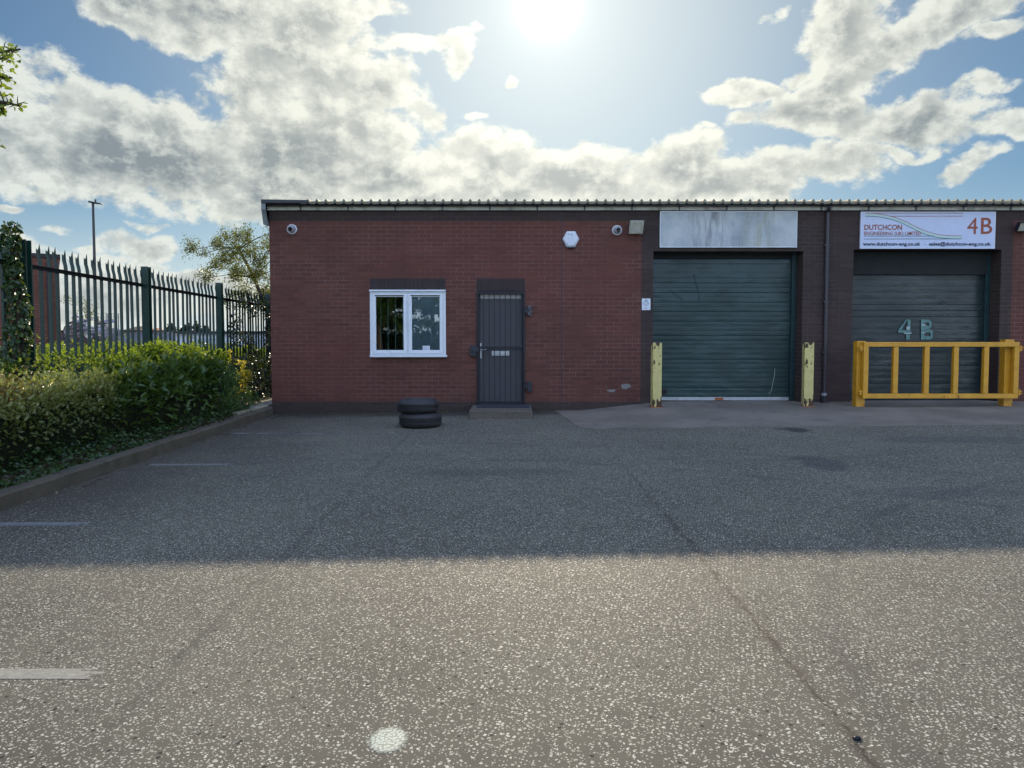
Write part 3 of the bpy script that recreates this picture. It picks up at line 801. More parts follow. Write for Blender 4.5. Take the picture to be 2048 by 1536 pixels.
gx = sorted({BX0, WX0, WX1, DX0, DX1, O1[0], O1[1], O2[0], O2[1], DKX0, DKX1, BX1}); gzs = sorted({-.3, PL, WZ0, WZ1, DZ0, DZ1, LZ, OZ1, OZ2, TOPB, EAVE})
cells = {}
for i in range(len(gx) - 1):
    for j in range(len(gzs) - 1): cells[i, j] = zone((gx[i] + gx[i + 1]) / 2, (gzs[j] + gzs[j + 1]) / 2)
parts = {'r': MB(), 'd': MB(), 's': MB(), 'e': MB()}
for (i, j), k in cells.items():
    if k is None: continue
    x0, x1, z0, z1 = gx[i], gx[i + 1], gzs[j], gzs[j + 1]; mb = parts['e' if k == 'r' and x0 > 5 else k]; Y = WALL_Y
    mb.quad((x0, Y, z0), (x1, Y, z0), (x1, Y, z1), (x0, Y, z1))
    def empty(a, b): return (a, b) in cells and cells[a, b] is None
    if empty(i - 1, j): mb.quad((x0, Y, z0), (x0, Y, z1), (x0, Y + DEP, z1), (x0, Y + DEP, z0))
    if empty(i + 1, j): mb.quad((x1, Y, z0), (x1, Y + DEP, z0), (x1, Y + DEP, z1), (x1, Y, z1))
    if empty(i, j - 1): mb.quad((x0, Y, z0), (x0, Y + DEP, z0), (x1, Y + DEP, z0), (x1, Y, z0))
    if empty(i, j + 1): mb.quad((x0, Y, z1), (x1, Y, z1), (x1, Y + DEP, z1), (x0, Y + DEP, z1))
BD = 16.0
r = parts['r']
r.quad((BX0, WALL_Y, PL), (BX0, WALL_Y, TOPB), (BX0, WALL_Y + BD, TOPB), (BX0, WALL_Y + BD, PL))
r.quad((BX0, WALL_Y + BD, -.3), (BX1, WALL_Y + BD, -.3), (BX1, WALL_Y + BD, EAVE), (BX0, WALL_Y + BD, EAVE))
d_ = parts['d']
for z0, z1 in ((-.3, PL), (TOPB, EAVE)): d_.quad((BX0, WALL_Y, z0), (BX0, WALL_Y, z1), (BX0, WALL_Y + BD, z1), (BX0, WALL_Y + BD, z0))
GH = EAVE + .45
d_.quad((BX0, WALL_Y, EAVE), (BX0, WALL_Y + BD / 2, GH), (BX0, WALL_Y + BD, EAVE))
d_.quad((BX1, WALL_Y, -.3), (BX1, WALL_Y, EAVE), (BX1, WALL_Y + BD / 2, GH), (BX1, WALL_Y + BD, EAVE), (BX1, WALL_Y + BD, -.3))
for q in parts.values(): q.recalc = False
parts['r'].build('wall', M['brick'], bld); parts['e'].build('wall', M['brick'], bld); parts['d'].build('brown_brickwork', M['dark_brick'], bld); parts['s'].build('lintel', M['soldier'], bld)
# movement joint
MB().box(JX - .006, JX + .006, WALL_Y - .003, WALL_Y + .01, PL, TOPB + .2).build('movement_joint', M['darkmetal'], bld)
# cement smears on the brickwork
def blotch(name, px, py, rx, rz, mat, seed, parent):
    x, z = at(px, py); mb = MB(); n = 22; rr = random.Random(seed)
    pts = [(x + rx * (1 + .5 * (rr.random() - .5)) * math.cos(2 * math.pi * k / n), WALL_Y - .004, z + rz * (1 + .8 * (rr.random() - .5)) * math.sin(2 * math.pi * k / n)) for k in range(n)]
    mb.v = pts; mb.f = [tuple(range(n))]; mb.recalc = False
    return mb.build(name, mat, parent)
M['smear'] = simple('cement_smear', (.22, .21, .20), .9, var=.3, scale=30)
blotch('cement_smear', 1252, 772, .085, .045, M['smear'], 3, bld); blotch('cement_smear', 1222, 781, .075, .022, M['smear'], 5, bld)

# roof: ribbed sheets, low pitch
mb = MB(); prof = []
RP = .1585; x = BX0 - .10
h = .042
x = BX0 + .62
while x < BX1 + .1:
    prof += [(x, 0), (x + RP * .58, 0.002), (x + RP * .74, h), (x + RP * .84, h)]; x += RP
yf, zf = WALL_Y - .19, wz(402.8, 13.31)
ya, za = WALL_Y + BD / 2, zf + .46
def sheet(mb, prof, yf, zf, ya, za):
    n0 = len(mb.v)
    for (x, dz) in prof: mb.v += [(x, yf, zf + dz), (x, ya, za + dz), (x, yf + .004, zf + dz * .6 - .045)]
    for i in range(len(prof) - 1):
        q = n0 + i * 3; mb.f += [(q, q + 3, q + 4, q + 1), (q + 2, q + 5, q + 3, q)]
sheet(mb, prof, yf, zf, ya, za); sheet(mb, prof, WALL_Y + BD + .17, zf, ya, za)
mb.recalc = False
roof = mb.build('roof', M['roofsheet'], bld)
mb = MB()                                    # plain flashing over the left end
zt = wz(399, 13.31)
for (yA, zA, yB, zB) in ((yf - .02, zt, ya, zt + .47), (WALL_Y + BD + .17, zt, ya, zt + .47)):
    mb.quad((BX0 - .07, yA, zA), (BX0 + .75, yA, zA - .012), (BX0 + .75, yB, zB), (BX0 - .07, yB, zB))
mb.quad((BX0 - .07, yf - .02, zt), (BX0 - .07, yf - .02, zt - .06), (BX0 + .75, yf - .02, zt - .06), (BX0 + .75, yf - .02, zt - .012))
mb.build('ridge_flashing', M['darkmetal'], roof)
mb = MB()                                    # verge board closing the gable end
x0 = BX0 - .072
y0, y1 = WALL_Y - .20, WALL_Y + BD + .2
mb.quad((x0, y0, zt), (x0, ya, zt + .47), (x0, ya, zt + .47 - .40), (x0, y0 + .10, zt - .42), (x0, y0, zt - .16))
mb.quad((x0, y1, zt), (x0, ya, zt + .47), (x0, ya, zt + .07), (x0, y1, zt - .40))
mb.quad((x0, y0, zt), (x0, y0, zt - .16), (BX0 - .002, y0 + .02, zt - .18), (BX0 - .002, y0 + .02, zt))
mb.quad((x0, y0, zt - .16), (x0, y0 + .10, zt - .42), (BX0 - .002, WALL_Y - .01, zt - .42), (BX0 - .002, y0 + .03, zt - .18))
mb.build('verge_board', M['bargeboard'], bld)
# fascia and gutter
fz0, fz1 = wz(421.5), wz(405)
mb = MB(); x = BX0 - .02
while x < BX1:
    x1 = min(x + 3.05, BX1); mb.box(x + .002, x1 - .002, WALL_Y - .055, WALL_Y - .004, fz0, fz1); x = x1
fas = mb.build('fascia', M['fascia'], bld, bevel=.003)
mb = MB()
gy, gr = WALL_Y - .055 - .062, .058; gzc = wz(404.6, WALL_Y - .16) + .012
seg = 10
rows = []
for X in (BX0 - .06, BX1):
    row = []
    for k in range(seg + 1):
        t = math.pi * k / seg; row.append((X, gy + gr * math.cos(t), gzc - .012 - gr * .95 * math.sin(t)))
    for k in range(seg + 1):
        t = math.pi * (1 - k / seg); row.append((X, gy + (gr - .004) * math.cos(t), gzc - .012 - (gr - .004) * .95 * math.sin(t)))
    rows.append(row)
n0 = 0; mb.v = rows[0] + rows[1]; L = len(rows[0])
for k in range(L): mb.f.append((k, (k + 1) % L, L + (k + 1) % L, L + k))
mb.f.append(tuple(range(L)))
gut = mb.build('gutter', M['gutter'], bld, smooth=True)
first = None; x = BX0 + .58
while x < 12:
    if first is None:
        mb = MB()
        pts = [(x, gy + (gr + .006) * math.cos(math.pi + math.pi * k / 8), gzc - .012 - (gr + .006) * .98 * math.sin(math.pi * k / 8)) for k in range(9)]
        pts = [(x, gy - (gr + .006) * math.cos(math.pi * k / 8), gzc - .012 - (gr + .006) * .98 * math.sin(math.pi * k / 8)) for k in range(9)]
        for a_, b_ in zip(pts, pts[1:]):
            mb.quad((x - .012, *a_[1:]), (x + .012, *a_[1:]), (x + .012, *b_[1:]), (x - .012, *b_[1:]))
        mb.box(x - .012, x + .012, WALL_Y - .070, WALL_Y - .058, gzc - .13, gzc - .02)
        mb.v = [(a[0], a[1], a[2]) for a in mb.v]
        first = mb.build('gutter_bracket', M['darkmetal'], gut, loc=(x, gy, gzc)); bx0 = x
    else:
        c = first.copy(); COL.objects.link(c); c.parent = gut; c.location = first.location + Vector((x - bx0, 0, 0))
    x += .84
# joint unions on the gutter
for px in (1430, 1755):
    mb = MB()
    X = wx(px, 13.36, 405)
    pts = [(gy - (gr + .004) * math.cos(math.pi * k / 10), gzc - .012 - (gr + .004) * .98 * math.sin(math.pi * k / 10)) for k in range(11)]
    for a_, b_ in zip(pts, pts[1:]): mb.quad((X - .06, *a_), (X + .06, *a_), (X + .06, *b_), (X - .06, *b_))
    mb.build('gutter_joint', M['gutter'], gut)
# downpipe
X = wx(1653.5, 13.42, 600); yp = WALL_Y - .075
mb = MB().tube([(X, gy, gzc - .075), (X, gy, gzc - .11), (X, yp + .02, gzc - .16), (X, yp + .025, gzc - .24), (X, yp + .025, .33)], .034, 14)
dp = mb.build('downpipe', M['gutter'], bld, smooth=True)
mb = MB().tube([(X, yp + .025, .34), (X, yp + .025, .20)], .05, 14).box(X - .09, X + .09, yp - .06, WALL_Y - .004, .12, .215)
mb.build('pipe_shoe', M['gutter'], dp, bevel=.004)
mb = MB().lathe([(.036, .0), (.047, .0), (.047, .05), (.036, .05)], (X, yp + .025, .335), seg=14); mb.build('pipe_collar', M['cctvgrey'], dp)
for z in (3.0, 2.0, 1.1):
    MB().box(X - .055, X + .055, yp + .0, WALL_Y - .003, z, z + .03).build('pipe_clip', M['gutter'], dp, bevel=.003)

# interior behind the window (dim room) 
rm = MB(); ry = WALL_Y + DEP + .002
rm.quad((WX0 - .8, ry + 2.6, .2), (WX1 + .6, ry + 2.6, .2), (WX1 + .6, ry + 2.6, 2.6), (WX0 - .8, ry + 2.6, 2.6))
rm.quad((WX0 - .8, ry, .2), (WX0 - .8, ry + 2.6, .2), (WX0 - .8, ry + 2.6, 2.6), (WX0 - .8, ry, 2.6))
rm.quad((WX1 + .6, ry, .2), (WX1 + .6, ry + 2.6, .2), (WX1 + .6, ry + 2.6, 2.6), (WX1 + .6, ry, 2.6))
rm.quad((WX0 - .8, ry, .2), (WX1 + .6, ry, .2), (WX1 + .6, ry + 2.6, .2), (WX0 - .8, ry + 2.6, .2))
rm.quad((WX0 - .8, ry, 2.6), (WX1 + .6, ry, 2.6), (WX1 + .6, ry + 2.6, 2.6), (WX0 - .8, ry + 2.6, 2.6))
rm.build('room_interior', M['interior'], bld)

# window
wy = WALL_Y - .012
win = MB()
FW = .045
win.box(WX0, WX0 + FW, wy, wy + .07, WZ0 + .04, WZ1 - .03).box(WX1 - FW, WX1, wy, wy + .07, WZ0 + .04, WZ1 - .03)
win.box(WX0 + FW + .001, WX1 - FW - .001, wy + .002, wy + .07, WZ1 - .06, WZ1 - .031).box(WX0 + FW + .001, WX1 - FW - .001, wy + .002, wy + .07, WZ0 + .041, WZ0 + .06)
wc = wx(815.5)
win.box(wc - .012, wc + .012, wy + .004, wy + .07, WZ0 + .061, WZ1 - .061)
window = win.build('window', M['upvc'], bld, bevel=.004)
MB().box(WX0 - .005, WX1 + .003, wy - .035, wy + .06, WZ1 - .028, WZ1 + .002).build('head_trim', M['upvc'], window, bevel=.004)
MB().box(WX0 + .0, WX1 + .025, wy - .06, wy + .06, WZ0 - .003, WZ0 + .038).build('sill', M['upvc'], window, bevel=.006)
for k, (a_, b_) in enumerate(((WX0 + FW + .002, wc - .013), (wc + .013, WX1 - FW - .002))):
    z0, z1 = WZ0 + .062, WZ1 - .062; sw = .062; y_ = wy - .014
    mb = MB().box(a_, a_ + sw, y_, y_ + .06, z0, z1).box(b_ - sw, b_, y_, y_ + .06, z0, z1).box(a_ + sw + .0005, b_ - sw - .0005, y_ + .001, y_ + .059, z1 - sw, z1).box(a_ + sw + .0005, b_ - sw - .0005, y_ + .001, y_ + .059, z0, z0 + sw)
    mb.build('sash', M['upvc'], window, bevel=.007)
    mb = MB().box(a_ + sw * .8, b_ - sw * .8, y_ + .018, y_ + .026, z0 + sw * .8, z1 - sw * .8)
    mb.build('pane', M['glass'], window)
    MB().box(a_ + sw - .02, b_ - sw + .01, y_ - .016, y_ - .0005, z1 - sw + .017, z1 - sw + .031).build('trickle_vent', M['black'], window, bevel=.003)
    if k == 1:
        MB().box(a_ + sw * .7, b_ - sw * .7, y_ + .045, y_ + .050, z0 + sw * .7, z1 - sw * .7).build('window_film', M['film'], window)
        sx0, sx1 = wx(845), wx(859.5); sz0, sz1 = wz(701), wz(691.5)
        MB().box(sx0, sx1, y_ + .012, y_ + .0165, sz0, sz1).build('sticker', M['warnwhite'], window)
        mb = MB()
        for t0, t1, zz, hh in ((.08, .92, .72, .05), (.12, .35, .25, .10), (.42, .58, .25, .12), (.66, .88, .25, .10)):
            X0, X1 = sx0 + (sx1 - sx0) * t0, sx0 + (sx1 - sx0) * t1; Z0 = sz0 + (sz1 - sz0) * zz
            mb.quad((X0, y_ + .0105, Z0), (X1, y_ + .0105, Z0), (X1, y_ + .0105, Z0 + (sz1 - sz0) * hh), (X0, y_ + .0105, Z0 + (sz1 - sz0) * hh))
        mb.recalc = False; mb.build('sticker_print', M['greytext'], window)
    else:
        mb = MB()
        for i in range(4):
            X = a_ + .10 + i * .135
            mb.box(X, X + .012, wy + .20, wy + .29, z0 - .05, z1)
        mb.build('vertical_blind', M['blind'], window)

# door: boarded leaf behind a barred steel gate
fy = WALL_Y + .045
mb = MB().box(DX0, DX0 + .045, fy - .03, fy + .06, DZ0, DZ1).box(DX1 - .045, DX1, fy - .03, fy + .06, DZ0, DZ1).box(DX0 + .0455, DX1 - .0455, fy - .029, fy + .059, DZ1 - .045, DZ1)
door = MB().box(DX0 + .046, DX1 - .046, fy + .02, fy + .055, DZ0, DZ1 - .046)
# shallow grooves in the leaf
door.v = door.v; 
door = door.build('door', M['doorpanel'], bld, bevel=.002)
mb.build('door_frame', M['gatepaint'], door, bevel=.003)
g0, g1 = wz(597), wz(588)
MB().box(DX0 + .07, DX1 - .065, fy + .010, fy + .018, g0, g1).build('glazing_strip', M['letterglass'], door, bevel=.002)
lx0, lx1 = wx(983), wx(1018.5); lz0, lz1 = wz(711.5), wz(702)
MB().box(lx0, lx1, fy + .006, fy + .018, lz0, lz1).box(lx0 + .04, lx1 - .04, fy - .002, fy + .0055, lz0 + .018, lz1 - .018).build('letterbox', M['chrome'], door, bevel=.004)
hx = wx(961.5)
mb = MB().box(hx - .014, hx + .012, fy + .006, fy + .018, wz(717), wz(686)).tube([(hx, fy + .004, wz(700)), (hx, fy - .012, wz(700)), (hx + .085, fy - .012, wz(699)), (hx + .10, fy - .010, wz(697.5))], .009, 8)
mb.build('handle', M['chrome'], door, bevel=.002, smooth=False)
gate = MB(); gyy = WALL_Y - .028; fr = .032
gate.box(DX0 + .002, DX0 + fr, gyy, gyy + fr, DZ0 + .02, DZ1 - .02).box(DX1 - fr, DX1 - .002, gyy, gyy + fr, DZ0 + .02, DZ1 - .02)
gate.box(DX0 + fr + .001, DX1 - fr - .001, gyy + .001, gyy + fr - .001, DZ1 - .052, DZ1 - .02).box(DX0 + fr + .001, DX1 - fr - .001, gyy + .001, gyy + fr - .001, DZ0 + .02, DZ0 + .05)
mz = wz(694.5)
gate.box(DX0 - .09, DX1 - fr - .001, gyy - .004, gyy + .010, mz - .018, mz + .018)
gate = gate.build('security_gate', M['gatepaint'], bld, bevel=.003)
for k in range(8):
    X = wx(967.5 + 10.75 * k)
    MB().box(X - .008, X + .008, gyy + .011, gyy + .026, DZ0 + .051, DZ1 - .053).build('bar', M['gatepaint'], gate)
for zc in (wz(622), wz(773)):
    mb = MB().box(DX1 - .015, DX1 + .045, gyy - .03, gyy + .025, zc - .030, zc + .030).box(DX1 + .046, DX1 + .125, gyy - .028, WALL_Y - .003, zc - .092, zc + .092, ).tube([(DX1 + .02, gyy - .036, zc - .06), (DX1 + .02, gyy - .036, zc + .08)], .014, 10)
    mb.build('hinge', M['chipblack'], gate, bevel=.004)
lx = wx(947)
MB().box(lx - .055, DX0 - .003, gyy - .045, WALL_Y - .003, wz(713), wz(691)).box(lx - .045, DX0 + .04, gyy - .055, gyy - .046, wz(704), wz(696)).build('lock_box', M['darkmetal'], gate, bevel=.006)
# doorstep
step = thing('doorstep', (wx(1004), 12.9, .0), 'weathered concrete doorstep with a dark mat below the barred door', 'step')
sx0, sx1 = wx(938, 12.35, 825), wx(1065, 12.35, 825)
mb = MB(); sz = .165; n = 10
mb.box(sx0, sx1, 12.30, WALL_Y - .004, -.05, sz)
mb.build('step_slab', M['concrete'], step, bevel=.018)
MB().box(sx0 + .10, sx1 - .04, 12.82, WALL_Y - .05, sz + .001, sz + .016).build('doormat', M['mat'], step, bevel=.004)

# roller shutters
def roller(x0, x1, zb, zt, mat, slat, rail_mat, edge, depth=1.0):
    y = WALL_Y + DEP
    mb = MB()
    mb.v = []; z = zb + .075; k = 0
    prof = []; rr_ = random.Random(int(slat * 1e4))
    while z < zt + .1:
        g_ = rr_.uniform(.0004, .002) if rr_.random() < .62 else rr_.uniform(.005, .009)
        g_ *= depth
        prof += [(y - .010, z + slat * .04), (y - .0110, z + slat * .5), (y - .010, z + slat * .90), (y - .010 + g_ * 1.4, z + slat * .95)]
        z += slat
    nxs = 26
    for i in range(nxs):
        X = x0 - .05 + (x1 - x0 + .1) * i / (nxs - 1)
        for (yy, zz) in prof:
            mb.v.append((X, yy + .010 * mnoise.noise(Vector((X * 1.1, zz * 1.3, 5 + x0))), zz + .004 * mnoise.noise(Vector((X * .8, zz * 3, 9)))))
    P = len(prof)
    for i in range(nxs - 1):
        for k in range(P - 1): q = i * P + k; mb.f.append((q, q + P, q + P + 1, q + 1))
    mb.recalc = False
    sh = mb.build('roller_shutter', mat, bld)
    MB().box(x0 + .01, x1 - .09, y - .030, y + .012, zb + .012, zb + .074).build('bottom_rail', rail_mat, sh, bevel=.004)
    MB().box(x0 + .01, x1 - .09, y - .022, y + .008, zb - .01, zb + .011).build('rubber_seal', M['black'], sh)
    MB().box(x1 - .085, x1 - .002, y - .075, y + .02, zb - .02, zt + .02).build('guide_rail', edge, sh, bevel=.004)
    MB().box(x0 + .002, x0 + .05, y - .045, y + .02, zb - .02, zt + .02).build('guide_rail', edge, sh, bevel=.004)
    return sh
M['black2'] = simple('dark_housing', (.008, .011, .012), .8, var=.2)
M['guide'] = simple('dark_green_guide', (.010, .035, .040), .45, var=.3, scale=5)
M['galv'] = simple('galvanised_rail', (.40, .42, .43), .45, .4, var=.2, scale=6, dirt=(.20, .10, .05), dirt_amt=.3)
zb = wz(802, WALL_Y + DEP) 
s1 = roller(O1[0], O1[1], zb, OZ1, M['shutter'], .0875, M['galv'], M['guide'], .62)
s2 = roller(O2[0], O2[1], wz(800, WALL_Y + DEP), OZ2, M['shutter2'], .1125, M['guide'], M['guide'], .38)
MB().box(wx(1432, 13.83), wx(1449, 13.83), WALL_Y + DEP - .0335, WALL_Y + DEP - .031, zb + .018, zb + .066).build('rust_patch', M['rust'], s1)
MB().box(O1[0] + .05, O1[1] - .086, WALL_Y + DEP - .06, WALL_Y + DEP - .02, OZ1 - .10, OZ1 - .002).build('shutter_housing', M['black2'], s1)
MB().box(O2[0] + .05, O2[1] - .086, WALL_Y + DEP - .10, WALL_Y + DEP - .02, OZ2 - .42, OZ2 - .002).build('shutter_housing', M['black2'], s2)
# dents / scrape on the first shutter
M['scrape'] = simple('scrape_mark', (.20, .25, .24), .5, var=.3, scale=30)
def sh(px, py): return at(px, py, WALL_Y + DEP - .03)
MB().ribbon([sh(1550, 737), sh(1549, 750), sh(1546, 765), sh(1543, 780), sh(1538, 788)], .012, WALL_Y + DEP - .027).build('scrape', M['scrape'], s1)
M['darkscrape'] = simple('dark_crease', (.010, .03, .04), .6, var=.3, scale=30)
MB().ribbon([sh(1388, 547), sh(1391, 560), sh(1395, 575), sh(1399, 590), sh(1398, 605)], .02, WALL_Y + DEP - .025).build('crease', M['darkscrape'], s1)
MB().ribbon([sh(1340, 578), sh(1352, 590), sh(1363, 598), sh(1369, 606)], .011, WALL_Y + DEP - .025).build('crease', M['darkscrape'], s1)
mb = MB()
for k in range(14):
    t = 2 * math.pi * k / 14; cx_, cz_ = sh(1329, 783); mb.v.append((cx_ + .05 * math.cos(t), WALL_Y + DEP - .026, cz_ + .05 * math.sin(t)))
mb.f = [tuple(range(14))]; mb.build('key_boss', M['black'], s1)
# stencilled number on the second shutter
def stencil():
    y = WALL_Y + DEP - .030
    def q(px, py): a, b = at(px, py, y); return (a, y, b)
    mb = MB()
    mb.quad(q(1815, 639), q(1821, 639), q(1821, 664), q(1815, 664)); mb.quad(q(1812, 639), q(1814.6, 639), q(1803, 660), q(1796.5, 660)); mb.quad(q(1796.5, 660.4), q(1814.6, 660.4), q(1814.6, 665.5), q(1796.5, 665.5))
    mb.quad(q(1812, 664.4), q(1824, 664.4), q(1824, 668), q(1812, 668)); mb.quad(q(1812, 668.4), q(1819.5, 668.4), q(1819.5, 679), q(1812, 679))
    mb.recalc = True; mb.build('stencil_four', M['stencil'], s2)
    mb = MB()
    mb.quad(q(1842, 639), q(1849, 639), q(1849, 679), q(1842, 679))
    for (y0, y1, xr) in ((639, 658, 1863), (658.4, 679, 1865.5)):
        t = 6.5; ym = (y0 + y1) / 2
        mb.quad(q(1849.3, y0), q(xr - 5, y0), q(xr - 5, y0 + t), q(1849.3, y0 + t)); mb.quad(q(1849.3, y1 - t), q(xr - 5, y1 - t), q(xr - 5, y1), q(1849.3, y1))
        mb.quad(q(xr - 4.8, y0), q(xr, y0 + 4), q(xr, y1 - 4), q(xr - 4.8, y1))
    mb.build('stencil_letter', M['stencil'], s2)
    y = y - .003
    for a, b, c, d in ((1813, 653, 1819.5, 659.5), (1843, 648.5, 1851, 651.5), (1842.5, 664, 1851, 666.5), (1808, 665.5, 1822, 667.5)):
        mb = MB().quad(q(a, b), q(c, b), q(c, d), q(a, d)); mb.build('faded_patch', M['stencilpale'], s2)
stencil()

# ------------------------------------------------------------------ things on the wall
def cctv(px, py, label, dx, dz):
    x, z = at(px, py, WALL_Y - .05); z += 0
    t = thing('security_camera', (x, WALL_Y, z), label, 'camera', 'white dome cameras on the wall')
    MB().lathe([(0.0, .035), (.080, .035), (.088, .028), (.090, .0), (0, 0)][::-1], (x, WALL_Y - .003, z), 'Y', 28).build('base', M['cctv'], t, smooth=True)
    prof = [(.070, .03)] + [(.070 * math.cos(a), .045 + .070 * math.sin(a)) for a in np.linspace(0, math.pi / 2 - .02, 9)]
    MB().lathe(prof, (x, WALL_Y - .003, z), 'Y', 28).build('ball', M['cctvgrey'], t, smooth=True)
    mb = MB(); c = Vector((x + dx, WALL_Y - .106, z + dz)); dvec = Vector((dx * 4, -.10, dz * 4)).normalized()
    mb.tube([c - dvec * .03, c + dvec * .012], .036, 20); mb.build('lens', M['black'], t, smooth=True)
cctv(583, 458, 'white dome camera high at the left end of the brick wall', -.006, -.008)
cctv(1234.5, 460, 'white dome camera between the hexagonal alarm box and the floodlight', .012, -.004)
# alarm box
ax, az_ = at(1142, 478, WALL_Y - .05)
al = thing('alarm_box', (ax, WALL_Y, az_), 'white hexagonal alarm box with faded print on the brick wall', 'alarm')
def hexa(w, h, z_off=0): 
    return [(-w, 0), (-w * .50, h), (w * .50, h), (w, 0), (w * .50, -h), (-w * .50, -h)]
mb = MB()
H0, H1, H2 = hexa(.150, .140), hexa(.146, .137), hexa(.112, .106)
ys_ = (WALL_Y - .003, WALL_Y - .050, WALL_Y - .068)
for Hh, yy in zip((H0, H1, H2), ys_):
    for (a, b) in Hh: mb.v.append((ax + a, yy, az_ + b))
for r_ in range(2):
    for k in range(6): mb.f.append((r_ * 6 + k, r_ * 6 + (k + 1) % 6, r_ * 6 + 6 + (k + 1) % 6, r_ * 6 + 6 + k))
mb.f.append(tuple(range(12, 18))); mb.build('cover', M['alarm'], al, bevel=.003)
mb = MB().box(ax - .055, ax + .055, WALL_Y - .055, WALL_Y - .004, az_ - .162, az_ - .142); mb.build('strobe', M['darkmetal'], al, bevel=.005)
yy = WALL_Y - .0700
for (a, b, w, h) in ((-.05, .075, .012, .012), (-.03, .072, .008, .016), (.03, .085, .012, .006)):
    mb = MB().quad((ax + a, yy, az_ + b), (ax + a + w, yy, az_ + b), (ax + a + w * 1.3, yy, az_ + b + h), (ax + a + w * .3, yy, az_ + b + h)); mb.recalc = False; mb.build('faded_print', M['blacktext'], al)
mb = MB().quad((ax + .0, yy, az_ + .05), (ax + .014, yy, az_ + .055), (ax + .026, yy, az_ + .088), (ax + .012, yy, az_ + .082)); mb.recalc = False; mb.build('faded_logo', M['blacktext'], al)
for (a, b) in ((-.074, -.100), (.062, -.100)):
    mb = MB().quad((ax + a, WALL_Y - .0705, az_ + b), (ax + a + .012, WALL_Y - .0705, az_ + b), (ax + a + .012, WALL_Y - .0705, az_ + b + .010), (ax + a, WALL_Y - .0705, az_ + b + .010)); mb.recalc = False; mb.build('screw', M['blacktext'], al)
mb = MB()
for b in (.02, -.01, -.035, -.06): mb.quad((ax - .055, yy, az_ + b), (ax + .05, yy, az_ + b), (ax + .05, yy, az_ + b + .005), (ax - .055, yy, az_ + b + .005))
mb.recalc = False; mb.build('small_print', M['signwhite'], al)
# floodlights
def flood(px0, px1, py0, py1, label, mat, glass, x_c=None):
    x0, z1 = at(px0, py0, WALL_Y - .14); x1, z0 = at(px1, py1, WALL_Y - .12)
    t = thing('floodlight', ((x0 + x1) / 2, WALL_Y, (z0 + z1) / 2), label, 'floodlight')
    w = x1 - x0; mb = MB(); sk = .015
    # tilted box: top stands out further than the bottom, face looks down
    yt, yb = WALL_Y - .21, WALL_Y - .13
    A = [(x0 + sk, yt, z1), (x1, yt, z1), (x1 - sk, yb, z0), (x0, yb, z0)]
    Bk = [(x0 + sk + .01, WALL_Y - .10, z1 + .01), (x1 - .01, WALL_Y - .10, z1 + .01), (x1 - sk - .01, WALL_Y - .04, z0 + .02), (x0 + .01, WALL_Y - .04, z0 + .02)]
    mb.v = A + Bk; mb.f = [(0, 1, 2, 3), (4, 7, 6, 5), (0, 4, 5, 1), (1, 5, 6, 2), (2, 6, 7, 3), (3, 7, 4, 0)]
    mb.build('housing', mat, t, bevel=.008)
    def lerp(u, v, o=.006):
        top = Vector(A[0]).lerp(Vector(A[1]), u); bot = Vector(A[3]).lerp(Vector(A[2]), u); p = top.lerp(bot, v); return (p.x, p.y - o, p.z - o * .3)
    mb = MB().quad(lerp(.06, .16), lerp(.94, .16), lerp(.94, .94), lerp(.06, .94)); mb.build('glass', glass, t)
    mb = MB().quad(lerp(.28, .48, .008), lerp(.72, .48, .008), lerp(.80, .85, .008), lerp(.2, .85, .008)); mb.build('reflector', M['floodbody'], t)
    xm = (x0 + x1) / 2
    MB().box(xm - .03, xm + .03, WALL_Y - .10, WALL_Y - .003, (z0 + z1) / 2 - .03, (z0 + z1) / 2 + .04).build('bracket', M['darkmetal'], t, bevel=.004)
flood(1258, 1287, 442, 468, 'grimy square floodlight beside the stained blank board', M['floodbody'], M['flood'])
flood(2034, 2064, 445, 463, 'dark floodlight cut by the right edge of the picture', M['darkmetal'], M['flood'])
# stained blank board
bx0, bz1 = at(1320, 422.5, WALL_Y - .02); bx1, bz0 = at(1593.5, 495, WALL_Y - .02)
bd = thing('sign_board', ((bx0 + bx1) / 2, WALL_Y, bz0), 'blank white sign board stained grey above the open-fronted dark green shutter', 'sign')
bd['label'] = 'blank white sign board, stained and scuffed, above the left roller shutter'
MB().box(bx0 + .012, bx1 - .012, WALL_Y - .022, WALL_Y - .004, bz0 + .012, bz1 - .012).build('panel', M['board'], bd)
mb = MB().box(bx0, bx1, WALL_Y - .030, WALL_Y - .005, bz1 - .012, bz1).box(bx0, bx1, WALL_Y - .030, WALL_Y - .005, bz0, bz0 + .012).box(bx0, bx0 + .0115, WALL_Y - .029, WALL_Y - .005, bz0 + .0125, bz1 - .0125).box(bx1 - .0115, bx1, WALL_Y - .029, WALL_Y - .005, bz0 + .0125, bz1 - .0125)
mb.build('frame', M['upvc'], bd, bevel=.002)
